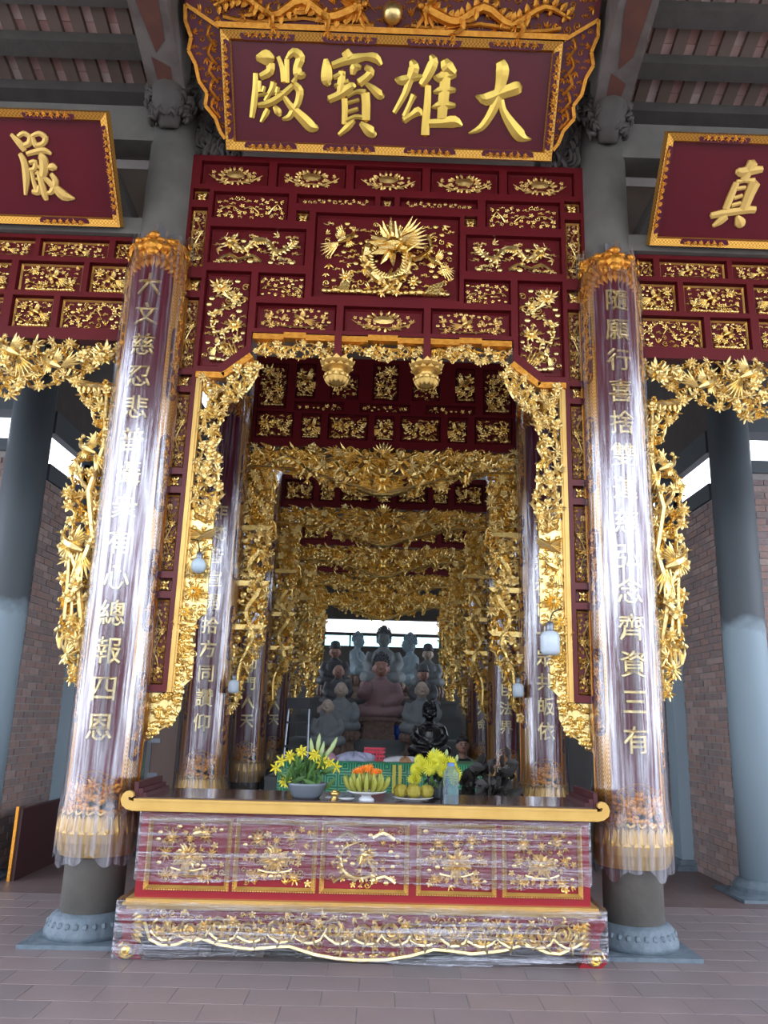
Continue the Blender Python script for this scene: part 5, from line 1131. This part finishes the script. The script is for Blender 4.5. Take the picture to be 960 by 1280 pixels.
# water bottle
B0 = Vector((.555, -.40, ZT)); o = thing('water_bottle', 'clear square plastic water bottle at the front edge of the altar table', 'bottle', tuple(B0))
g = G()
def bot(a, b):
    th = 2*pi*a; z = .235*b; c, s_ = cos(th), sin(th); q = (abs(c)**5+abs(s_)**5)**(-.2); r = .052*(1-.10*(.44 < b < .5))*(1 if b < .80 else 1-.55*(b-.80)/.2)
    return (r*c*q, r*s_*q, z)
g.grid(32, 20, bot)
bw = mat('water_plastic', (.62, .84, 1.0), .08); b2 = bw.node_tree.nodes['Principled BSDF']; b2.inputs['Transmission Weight'].default_value = .85; b2.inputs['IOR'].default_value = 1.25
part('body', g.mesh('body', True), bw, o, local=True)
g = G(); g.rev([(.025, .233), (.025, .252), (.02, .255)], 14); part('cap', g, mat('blue_cap', (.12, .22, .5), .4), o, local=True)
# small brass bell cup and a white saucer
g = G(); g.rev([(.03, 0), (.028, .008), (.012, .018), (.03, .03), (.033, .05), (.028, .05), (.01, .03)], 16); g.blob((.0, 0, .052), (.022, .022, .012), 8, 3)
thing('brass_cup', 'small brass cup with crumpled rim on the table, between planter and banana dish', 'cup', (-.215, -.36, ZT), None, None, g.mesh('brass_cup', True), GOLDP)
g = G(); g.rev([(.03, 0), (.05, .012), (.056, .018), (.05, .016), (0, .006)], 18); thing('saucer', 'little white saucer beside the banana dish', 'saucer', (-.135, -.40, ZT), None, None, g.mesh('saucer', True), WHITE)
g = G(); g.box(-.035, .035, -.05, .05, 0, .004); thing('tray', 'small flat grey tray lying behind the brass cup', 'tray', (-.25, -.2, ZT), None, None, g.mesh('tray'), WHITE)
# ================================================================ STATUES AT THE END OF THE NAVE
STONE = mat('statue_grey', (.20, .235, .25), .7, noise=(5, .3), col2=(.29, .32, .33))
STONED = mat('statue_dark', (.085, .095, .105), .6, noise=(5, .3), col2=(.13, .14, .15))
STONEBL = mat('statue_blue_grey', (.25, .34, .39), .7, noise=(5, .3), col2=(.33, .42, .46))
ROSE = mat('rose_robe', (.38, .22, .225), .7, noise=(4, .3), col2=(.27, .20, .205))
FACE = mat('painted_face', (.50, .28, .22), .6)
FACEP = mat('pale_face', (.60, .49, .40), .6)
PED = mat('brown_pedestal', (.20, .13, .105), .7, noise=(12, .25), col2=(.32, .22, .18), bump=(25, .5))
BLKFILM = mat('black_film', (.008, .008, .011), .18, 0, .5, bump=(22, .6))
def fuse(g, name, vox, k=1):
    """one continuous surface from overlapping masses"""
    o = bpy.data.objects.new('tmp', g.mesh(name)); COL.objects.link(o)
    r = o.modifiers.new('r', 'REMESH'); r.mode = 'VOXEL'; r.voxel_size = vox
    if k: s = o.modifiers.new('s', 'SMOOTH'); s.factor = .6; s.iterations = k*3
    me = bpy.data.meshes.new_from_object(o.evaluated_get(bpy.context.evaluated_depsgraph_get())); me.name = name; bpy.data.objects.remove(o); me.materials.clear(); me.shade_smooth(); return me
def buddha(h, style):
    """seated figure, height h, facing -y; returns (robe, head, hair/crown) meshes in local coordinates"""
    g = G(); k = h
    g.blob((0, -.02*k, .10*k), (.40*k, .27*k, .12*k), 14, 8)
    for s in (-1, 1):
        g.tube([(s*.14*k, .02*k, .14*k), (s*.33*k, -.10*k, .12*k), (s*.12*k, -.25*k, .09*k), (-s*.10*k, -.26*k, .08*k)], [.12*k, .11*k, .085*k, .05*k], 9)
        sh = (s*.215*k, .03*k, .56*k)
        if style == 'bless' and s < 0: arm = [sh, (s*.29*k, -.02*k, .38*k), (s*.22*k, -.17*k, .42*k), (s*.17*k, -.19*k, .55*k)]
        elif style == 'knee' or style == 'laugh': arm = [sh, (s*.31*k, -.02*k, .38*k), (s*.30*k, -.16*k, .27*k), (s*.27*k, -.24*k, .22*k)]
        else: arm = [sh, (s*.29*k, -.01*k, .36*k), (s*.20*k, -.17*k, .27*k), (s*.05*k, -.22*k, .22*k)]
        g.tube(arm, [.10*k, .105*k, .09*k, .045*k], 9)
        g.tube([arm[2], (arm[2][0], arm[2][1]+.02*k, arm[2][2]-.12*k)], [.075*k, .03*k], 8)
        hx, hy, hz = arm[3]
        for f in range(4): g.tube([(hx+(f-1.5)*.018*k, hy, hz), (hx+(f-1.5)*.020*k, hy-.015*k, hz+(.055*k if style == 'bless' and s < 0 else -.02*k))], [.012*k, .008*k], 5)
        g.tube([(hx-s*.03*k, hy, hz), (hx-s*.05*k, hy-.01*k, hz+.03*k)], [.012*k, .009*k], 5)
    fat = 1.35 if style == 'laugh' else 1.0
    g.tube([(0, .02*k, .08*k), (0, -.01*k*fat, .25*k), (0, .01*k, .45*k), (0, .03*k, .58*k), (0, .02*k, .64*k), (0, .01*k, .70*k)], [.25*k, .235*k*fat, .245*k, .20*k, .11*k, .085*k], 14, (0, 1, 0), .78)
    for i in range(5): g.tube([(-.18*k, -.11*k, (.56-.06*i)*k), (0, -.165*k*fat, (.40-.055*i)*k), (.18*k, -.11*k, (.54-.06*i)*k)], .011*k, 5)
    robe = fuse(g, 'robe', .017*k)
    g = G(); g.blob((0, -.005*k, .79*k), (.098*k, .108*k, .125*k), 14, 10); g.blob((0, -.03*k, .735*k), (.07*k, .075*k, .06*k), 10, 6); g.tube([(0, .02*k, .62*k), (0, .01*k, .74*k)], [.06*k, .06*k], 10)
    g.tube([(0, -.10*k, .815*k), (0, -.122*k, .775*k), (0, -.108*k, .768*k)], [.012*k, .019*k, .01*k], 6)
    for s in (-1, 1):
        g.blob((s*.10*k, .005*k, .775*k), (.016*k, .03*k, .055*k), 7, 5); g.blob((s*.04*k, -.098*k, .805*k), (.022*k, .012*k, .009*k), 7, 3)
        g.tube([(s*.015*k, -.105*k, .83*k), (s*.045*k, -.10*k, .842*k), (s*.075*k, -.075*k, .83*k)], .008*k, 5); g.blob((s*.05*k, -.085*k, .76*k), (.03*k, .02*k, .03*k), 7, 4)
    g.tube([(-.035*k, -.095*k, .735*k), (0, -.106*k, .728*k), (.035*k, -.095*k, .735*k)], .010*k, 5)
    head = fuse(g, 'head', .011*k); big = Matrix.Translation((0, 0, .66*k)) @ Matrix.Scale(1.28, 4) @ Matrix.Translation((0, 0, -.66*k)); head.transform(big)
    g = G()
    if style == 'crown':
        g.rev([(.105*k, .84*k), (.115*k, .87*k), (.10*k, .90*k), (.085*k, .97*k), (.04*k, 1.0*k)], 14)
        for q in range(9): a = pi+pi*q/8; g.leaf(.11*k*cos(a), .86*k, pi/2, .13*k, .05*k, -.11*k*sin(a), .01*k)
    elif style == 'monk' or style == 'laugh': g.blob((0, .018*k, .825*k), (.093*k, .10*k, .095*k), 12, 6)
    else:
        g.blob((0, .012*k, .85*k), (.103*k, .107*k, .085*k), 12, 6); g.blob((0, .015*k, .935*k), (.055*k, .055*k, .065*k), 10, 6)
        for q in range(70): a = q*2.4; z = .80+.16*q/70; r = .108*sqrt(max(.02, 1-((z-.83)/.16)**2)); y = r*sin(a); g.blob((r*cos(a)*k, (y+.012)*k, z*k), .015*k, 5, 2) if y > -.07 or z > .865 else None
    hm = g.mesh('hair' if style != 'crown' else 'crown', True); hm.transform(big)
    return robe, head, hm
def pedestal(h, r):
    g = G(); g.rev([(r*.95, 0), (r, .02), (r, h*.18), (r*.82, h*.25), (r*.78, h*.5), (r*.95, h*.62), (r*1.02, h*.85), (r*.9, h), (0, h)], 20, (0, 0, 0), 1, .8)
    for q in range(16): a = 2*pi*q/16; g.blob((r*.98*cos(a), r*.78*sin(a), h*.75), (r*.18, r*.15, h*.2), 6, 3)
    return g.mesh('pedestal')
# stepped grey altar platform that carries them
g = G()
for y0, z, x in ((5.85, .62, 1.55), (6.95, .84, 1.55), (8.35, 1.08, 1.55), (9.55, 1.50, 1.55), (10.4, 1.80, 1.55)): g.box(-x, x, y0, 12.9, z-.45, z); g.box(-x-.0, x, y0-.03, y0+.1, z-.06, z)
g.box(-1.55, 1.55, 5.85, 12.9, 0, .4); g.box(-.40, .55, 5.45, 5.86, 0, .74); g.box(.1, .55, 5.35, 5.46, 0, .66)
struct('floor_platform', g, mat('platform_grey', (.19, .21, .215), .75, noise=(4, .3), col2=(.25, .27, .27)))
SD = [ # x, y, floor z, statue z, height, style, robe, head, hair, label
 (.05, 11.0, 1.80, 2.12, 1.12, 'meditate', STONE, STONE, STONED, 'tallest grey seated Buddha at the back, head against the bright window'),
 (.02, 9.0, 1.08, 1.42, 1.12, 'bless', ROSE, FACE, STONED, 'large rose and grey Buddha with raised hand in the middle of the statues'),
 (-.52, 12.0, 1.80, 2.30, .92, 'knee', STONEBL, STONEBL, STONEBL, 'pale blue-grey figure in profile left of the tallest Buddha'),
 (.62, 12.1, 1.80, 2.10, 1.12, 'meditate', STONEBL, STONEBL, STONEBL, 'pale blue-grey figure in profile right of the tallest Buddha'),
 (-.90, 10.0, 1.50, 2.02, .80, 'crown', STONED, FACE, STONED, 'dark crowned figure at the upper left end of the statues'),
 (.94, 10.15, 1.50, 2.05, .78, 'crown', STONE, FACEP, STONED, 'grey crowned figure with pale face at the upper right end of the statues'),
 (-.76, 9.0, 1.08, 1.62, .76, 'monk', STONED, FACE, STONED, 'dark robed seated figure directly behind the laughing Buddha'),
 (.80, 9.0, 1.08, 1.62, .74, 'crown', STONED, FACE, STONED, 'dark seated figure with brown face behind the pale-faced statue'),
 (-.62, 7.55, .84, 1.22, .80, 'laugh', STONE, FACEP, STONE, 'fat laughing bald Buddha in grey robe'),
 (-.76, 6.5, .62, 1.02, .70, 'monk', STONE, FACEP, STONE, 'small grey monk statue in front of the laughing Buddha'),
 (.71, 7.5, .84, 1.20, .86, 'monk', STONE, FACEP, STONED, 'grey seated statue with pale face behind the black wrapped one'),
 (.78, 6.35, .62, .92, .75, 'meditate', BLKFILM, BLKFILM, BLKFILM, 'seated statue wrapped in shiny black film'),
]
BM = {}
for x, y, fz, z, h, st, mr, mh, mk, lab in SD:
    o = thing('statue', lab, 'statue', (x, y, fz), 'statues on the stepped platform')
    if st not in BM: BM[st] = buddha(1.0, st)
    a, b, c = BM[st]; rz = 0
    if 'profile left' in lab: rz = -1.25+2.5
    if 'profile right' in lab: rz = -1.25
    for nm, me, mt_ in (('robe', a, mr), ('head', b, mh), ('hair' if st != 'crown' else 'crown', c, mk)):
        me2 = me if not me.materials or me.materials[0] == mt_ else None
        if me2 is None: me2 = me.copy(); me2.materials.clear()
        part(nm, me2, mt_, o, (0, 0, z-fz), (0, 0, rz), (h, h, h), local=True)
    part('pedestal', pedestal(z-fz+.06*h, .37*h), BLKFILM if mr == BLKFILM else PED, o, (0, 0, 0), local=True)
g = G(); g.box(-.27, .30, -.14, .10, 0, .08); g.box(-.25, .28, -.10, .09, .08, .36); g.box(-.29, .32, -.16, .1, .32, .38)
o = thing('carved_stand', 'dark brown carved stand below the rose Buddha', 'stand', (0, 8.48, 1.08), None, None, g.mesh('carved_stand'), PED)
g = G(); g.box(-1.02, -.66, 11.3, 11.5, 1.8, 2.22); thing('pale_block', 'pale stone block left of the tallest Buddha under the profile figure', 'block', (0, 0, 0), None, None, g.mesh('pale_block'), mat('pale_stone', (.35, .36, .33), .8))
BLUE = mat('blue_plastic', (.02, .07, .42), .35)
g = G(); g.rev([(.09, 0), (.11, .24), (.10, .24), (.085, .02)], 14); o = thing('bucket', 'deep blue plastic bucket beside the rose Buddha', 'bucket', (.36, 8.55, 1.08)); part('body', g.mesh('body', True), BLUE, o, local=True)
g = G(); g.tube([(.11*cos(pi*k/8), .02, .24+.09*sin(pi*k/8)) for k in range(9)], .005, 5, (0, 1, 0)); part('handle', g, WHITE, o, local=True)
o.location.z = 1.08
g = G(); g.rev([(.075, 0), (.07, .03), (.03, .09), (.01, .13), (0, .14)], 10); thing('blue_bag', 'tiny bright blue folded bag on the grey steps', 'bag', (.06, 5.65, .74), None, None, g.mesh('blue_bag'), mat('bright_blue_bag', (.03, .25, .62), .4))

# ================================================================ GREEN-CLOTHED TABLE BEHIND THE ALTAR TABLE
def brocade():
    M = mat('green_brocade', (.01, .14, .065), .45); t = M.node_tree; b = t.nodes['Principled BSDF']
    tcn = t.nodes.new('ShaderNodeTexCoord'); mp = t.nodes.new('ShaderNodeMapping'); mp.inputs['Rotation'].default_value = (0, radians(45), 0); mp.inputs['Scale'].default_value = (5, 5, 5)
    v = t.nodes.new('ShaderNodeTexVoronoi'); v.inputs['Scale'].default_value = 1.0; v.inputs['Randomness'].default_value = 0.0; v.distance = 'MANHATTAN'
    w = t.nodes.new('ShaderNodeMath'); w.operation = 'SINE'; m_ = t.nodes.new('ShaderNodeMath'); m_.operation = 'MULTIPLY'; m_.inputs[1].default_value = 34
    r = t.nodes.new('ShaderNodeValToRGB'); r.color_ramp.elements[0].position = .45; r.color_ramp.elements[1].position = .6; r.color_ramp.elements[0].color = (.008, .125, .055, 1); r.color_ramp.elements[1].color = (.10, .32, .19, 1)
    t.links.new(tcn.outputs['Object'], mp.inputs[0]); t.links.new(mp.outputs[0], v.inputs['Vector']); t.links.new(v.outputs['Distance'], m_.inputs[0]); t.links.new(m_.outputs[0], w.inputs[0]); t.links.new(w.outputs[0], r.inputs[0]); t.links.new(r.outputs[0], b.inputs['Base Color']); return M
ZG = 1.03
o = thing('cloth_table', 'table covered to the floor with green patterned cloth, behind the altar table', 'table', (.1, 2.8, 0))
g = G(); g.box(-.92, 1.05, 2.57, 3.15, 0, ZG-.012); part('table_body', g, BRACK, o)
def cloth(a, b):
    x = -.96+2.07*a; q = b*.95
    if q < .4: return (x, 3.17-.63*q/.4, ZG)
    d = (q-.4)/.55; return (x+.004*sin(x*40), 2.54-.035*d*(.5+.5*sin(x*17))-.01, ZG-.98*d)
g = G(); g.grid(90, 14, cloth); part('tablecloth', g.mesh('tablecloth', True), brocade(), o)
g = G()
for x in (.20, .26): g.box(x, x+.035, 2.49, 2.50, ZG-.75, ZG-.02)
part('ribbon', g, mat('yellow_ribbon', (.45, .38, .05), .5), o, label='yellow vertical ribbons')
def lump(seed, rx, ry, rz):
    rr = random.Random(seed); g = G(); ph = [rr.uniform(0, 6) for _ in range(6)]
    def f(a, b): th = 2*pi*a; p_ = pi/2*b; r = 1+.16*sin(5*th+ph[0])*cos(p_)+.12*sin(9*th+ph[1]+4*b)+.1*sin(7*b+ph[2]+3*th); return (rx*r*cos(th)*cos(p_), ry*r*sin(th)*cos(p_), rz*r*sin(p_))
    g.grid(36, 10, f); return g
thing('plastic_bag', 'crumpled bluish plastic bag lying on the green cloth', 'bag', (-.20, 2.75, ZG), None, None, lump(1, .19, .14, .08).mesh('plastic_bag', True), mat('bluish_bag', (.32, .33, .45), .3, bump=(30, .6)))
o = thing('basket', 'small red openwork plastic basket on the green cloth', 'basket', (.01, 2.85, ZG)); RP = mat('red_plastic', (.55, .03, .06), .4)
g = G()
for k in range(7):
    for q in (-1, 1): g.box(-.105+.03*k, -.09+.03*k, q*.07-.004, q*.07+.004, 0, .12)
for z in (0, .04, .08, .115): [g.box(-.11, .11, q*.07-.006, q*.07+.006, z, z+.014) for q in (-1, 1)]; [g.box(q*.105-.006, q*.105+.006, -.07, .07, z, z+.014) for q in (-1, 1)]
g.box(-.1, .1, -.07, .07, 0, .01); part('lattice', g, RP, o, local=True)
thing('white_cloth', 'rumpled white cloth lying on the green table, beside the red basket', 'cloth', (.30, 2.8, ZG), None, None, lump(3, .20, .13, .045).mesh('white_cloth', True), mat('white_cloth', (.5, .5, .52), .8))
thing('brown_packet', 'small crumpled brown packet on the green table', 'packet', (.33, 2.62, ZG), None, None, lump(4, .055, .04, .05).mesh('brown_packet', True), mat('brown_packet', (.30, .15, .06), .5))
thing('pink_packet', 'rumpled pinkish packet on the green table near the lilies', 'packet', (-.50, 2.8, ZG), None, None, lump(6, .12, .09, .07).mesh('pink_packet', True), mat('pink_packet', (.40, .22, .28), .5))

# ================================================================ LADDER, BULBS, BOARDS, PLANT
o = thing('step_ladder', 'black and grey folding step ladder standing on the left of the nave', 'ladder', (-.96, 4.3, 0))
GM = mat('grey_aluminium', (.22, .24, .28), .35, .7)
for s in (-1, 1):
    g = G(); g.tube([(-.96+s*.17, 4.0, 0), (-.96+s*.125, 4.22, 1.55)], .018, 6, (1, 0, 0)); part('rail', g, GM, o); g = G(); g.tube([(-.96+s*.17, 4.75, 0), (-.96+s*.125, 4.32, 1.5)], .015, 6, (1, 0, 0)); part('rear_leg', g, BLACKM, o)
for k in range(5):
    t = .17+.18*k; g = G(); w = .17-.045*t; y = 4.0+.22*t; z = 1.55*t; g.box(-.96-w, -.96+w, y-.02, y+.09, z-.012, z+.015); part('tread', g, BLACKM, o)
g = G(); g.box(-1.10, -.82, 4.16, 4.42, 1.55, 1.59); g.box(-1.10, -.82, 4.15, 4.17, 1.55, 1.68); part('platform', g, BLACKM, o)
def bulb(x, y, z, r, jar, lab, anchor):
    o = thing('light_bulb', lab, 'light bulb', (x, y, z), 'bulbs hung from the gates')
    g = G()
    if jar: g.rev([(0, -.10), (.05, -.095), (.062, -.07), (.062, .02), (.05, .045), (.025, .055), (0, .056)], 18)
    else: g.blob((0, 0, 0), (.062, .062, .066), 16, 10)
    part('globe', g.mesh('globe', True), mat('opal_globe', (.55, .68, .78), .25) if not jar else mat('opal_jar', (.62, .72, .80), .25), o, (0, 0, 0), None, (r, r, r), local=True)
    g = G(); g.rev([(.024, .05), (.026, .06), (.026, .10), (.015, .115), (0, .116)], 12); part('socket', g.mesh('socket', True), GM, o, (0, 0, 0), None, (r, r, r), local=True)
    g = G(); dx, dy, dz = anchor[0]-x, anchor[1]-y, anchor[2]-z; g.tube([(0, 0, .11*r), (dx*.3, dy*.3, .12+dz*.35), (dx, dy, dz)], .005, 5, (0, 1, 0)); part('cord', g, BLACKM, o, local=True)
bulb(-1.305, -.14, 2.535, .9, False, 'round pale bulb by the left bracket of the front screen', (-1.40, -.05, 2.75)); bulb(1.29, -.15, 2.06, 1.15, True, 'white jar-shaped lamp by the right bracket of the front screen', (1.40, -.05, 2.3))
bulb(-1.55, 2.96, 1.78, .95, True, 'small pale bulb low by the left drop of the first inner gate', (-1.45, 3.16, 2.1)); bulb(1.56, 2.96, 1.82, 1.0, True, 'small pale bulb low by the right drop of the first inner gate', (1.45, 3.16, 2.15))
o = thing('leaning_panel', 'low dark red panel with a gilt end standing along the left brick wall', 'panel', (-3.2, 2.4, 0))
g = G(); g.box(-3.17, -3.12, 1.70, 3.2, 0, .60); part('board', g, mat('dark_maroon_board', (.05, .016, .018), .5), o); g = G(); g.box(-3.175, -3.150, 1.68, 1.70, 0, .62); part('edge', g, GOLDO, o)
o = thing('wooden_door_leaf', 'plain brownish wooden door leaf with metal plates standing beyond the altar table', 'door', (-2.5, 3.74, 0)); WD = mat('raw_wood', (.24, .17, .14), .6, noise=(2, .3), col2=(.30, .21, .18))
g = G(); g.box(-2.70, -2.30, 3.71, 3.77, 0, 1.9); part('leaf', g, WD, o); g = G(); g.box(-2.69, -2.58, 3.695, 3.71, .02, 1.88); part('stile', g, mat('grey_stile', (.24, .24, .25), .6), o)
for z in (1.12, .74): g = G(); g.box(-2.60, -2.48, 3.685, 3.695, z, z+.05); part('plate', g, GM, o)
# dark potted plant
PX, PY = 1.06, 1.55; o = thing('potted_plant', 'dark leafy potted plant behind the right end of the altar table', 'plant', (PX, PY, 0))
g = G(); g.rev([(.16, 0), (.20, .30), (.22, .36), (.20, .36), (.18, .30), (0, .29)], 18); part('pot', g.mesh('pot', True), BRACKR, o, local=True)
rr = random.Random(77); g = G()
tips = []
for k in range(16):
    a = rr.uniform(0, 6.28); r = rr.uniform(.05, .26); z = rr.uniform(.75, 1.15); tips.append((r*cos(a), r*sin(a)*.6, z)); g.tube([(0, 0, .3), (r*cos(a)*.3, r*sin(a)*.2, .62), tips[-1]], [.016, .012, .006], 5, (0, 1, 0))
part('stem', g, BRACK, o, local=True)
bl = G(); bl.leaf(0, 0, pi/2, 1, .6, 0, .06, .2, .1); blm = bl.mesh('leaf', carve=True); DL = mat('dark_plum_leaf', (.022, .018, .016), .5)
for k in range(230):
    t = rr.choice(tips); q = rr.uniform(-.05, .05); part('leaf', blm, DL, o, (t[0]+rr.uniform(-.08, .08), t[1]+rr.uniform(-.08, .08), t[2]-rr.uniform(0, .28)), (rr.uniform(-1, 1), rr.uniform(-2, 2), rr.uniform(0, 6.28)), (.135, .135, .135), local=True)

# ================================================================ PERSON (seated beyond the green table, mostly hidden)
def person(x, y):
    o = thing('person', 'dark-haired person in a dark top sitting behind the table, holding white cloth', 'person', (x, y, .45))
    SK = mat('skin', (.30, .17, .12), .55); DK = mat('dark_top', (.012, .013, .018), .8); TR = mat('grey_trousers', (.06, .06, .07), .8)
    # local z=0 is the seat height
    g = G()
    g.tube([(0, .02, .02), (0, .02, .18), (0, .0, .34), (0, -.01, .48), (0, -.01, .55)], [.16, .155, .17, .15, .07], 14, (0, 1, 0), .68)
    for s in (-1, 1):
        g.tube([(s*.16, 0, .47), (s*.23, -.03, .30), (s*.22, -.10, .20), (s*.19, -.16, .19)], [.065, .055, .05, .045], 9)
    shirt = fuse(g, 'shirt', .018)
    g = G(); g.tube([(0, -.01, .48), (0, -.02, .62)], [.052, .050], 10); g.blob((0, -.03, .70), (.075, .092, .105), 14, 10); g.blob((0, -.06, .645), (.05, .055, .045), 10, 6)
    g.tube([(0, -.115, .72), (0, -.138, .685), (0, -.12, .675)], [.010, .016, .009], 6)
    for s in (-1, 1):
        g.blob((s*.077, -.02, .69), (.012, .022, .033), 7, 5); g.tube([(s*.19, -.15, .19), (s*.12, -.26, .20), (s*.05, -.33, .21)], [.042, .036, .027], 9)
        g.blob((s*.035, -.355, .212), (.036, .045, .018), 9, 5)
        for f, L in enumerate((.062, .072, .068, .052)): bx = s*(.060-.017*f); g.tube([(bx, -.385, .215), (bx*.95, -.385-L*.6, .212), (bx*.9, -.385-L*.85, .198)], [.009, .0085, .007], 6)
        g.tube([(s*.005, -.35, .215), (-s*.006, -.385, .225), (-s*.004, -.405, .22)], [.011, .010, .008], 6)
    g.tube([(0, .02, .06), (0, .02, .2), (0, 0, .36), (0, -.01, .5)], [.11, .115, .12, .055], 12, (0, 1, 0), .68)
    for s in (-1, 1): g.tube([(s*.10, 0, .44), (s*.21, -.03, .31), (s*.20, -.10, .205), (s*.19, -.16, .19)], [.045, .042, .040, .040], 9)
    skin = fuse(g, 'body', .0085)
    part('body', skin, SK, o, local=True); part('shirt', shirt, DK, o, local=True)
    g = G(); g.blob((0, -.01, .745), (.084, .098, .082), 14, 8); g.blob((0, .03, .69), (.08, .07, .09), 12, 7); g.blob((0, -.055, .775), (.07, .06, .03), 10, 5); part('hair', fuse(g, 'hair', .012), mat('black_hair', (.008, .008, .009), .5), o, local=True)
    g = G()
    for s in (-1, 1): g.blob((s*.030, -.116, .707), (.014, .008, .007), 8, 4); g.tube([(s*.015, -.118, .727), (s*.045, -.112, .729)], .005, 5)
    part('eyes', g, BLACKM, o, local=True); g = G(); g.tube([(-.024, -.108, .65), (0, -.117, .648), (.024, -.108, .65)], .007, 6); part('mouth', g, mat('lips', (.30, .11, .09), .5), o, local=True)
    g = G()
    for s in (-1, 1): g.tube([(s*.08, .02, .05), (s*.12, -.22, .07), (s*.13, -.42, .05), (s*.13, -.44, -.20), (s*.13, -.43, -.40)], [.095, .085, .065, .055, .045], 10)
    part('trousers', fuse(g, 'trousers', .018), TR, o, local=True)
    g = G()
    for s in (-1, 1): g.blob((s*.13, -.48, -.41), (.045, .11, .04), 10, 5)
    part('shoes', g, BLACKM, o, local=True)
    st = thing('stool', 'low stool under the seated person', 'stool', (x, y, 0)); g = G(); g.rev([(.17, .42), (.18, .43), (.18, .45), (0, .45)], 18); part('seat', g, BRACK, st, local=True)
    for a in (.8, 2.4, 3.9, 5.5): g = G(); g.tube([(.12*cos(a), .12*sin(a), .43), (.16*cos(a), .16*sin(a), 0)], .016, 6, (0, 1, 0)); part('leg', g, BRACK, st, local=True)
    thing('held_cloth', 'crumpled white cloth held in the hands of the seated person', 'cloth', (x, y-.42, .655), None, None, lump(8, .13, .07, .07).mesh('held_cloth', True), mat('held_white', (.55, .60, .62), .8))
person(1.10, 4.5)
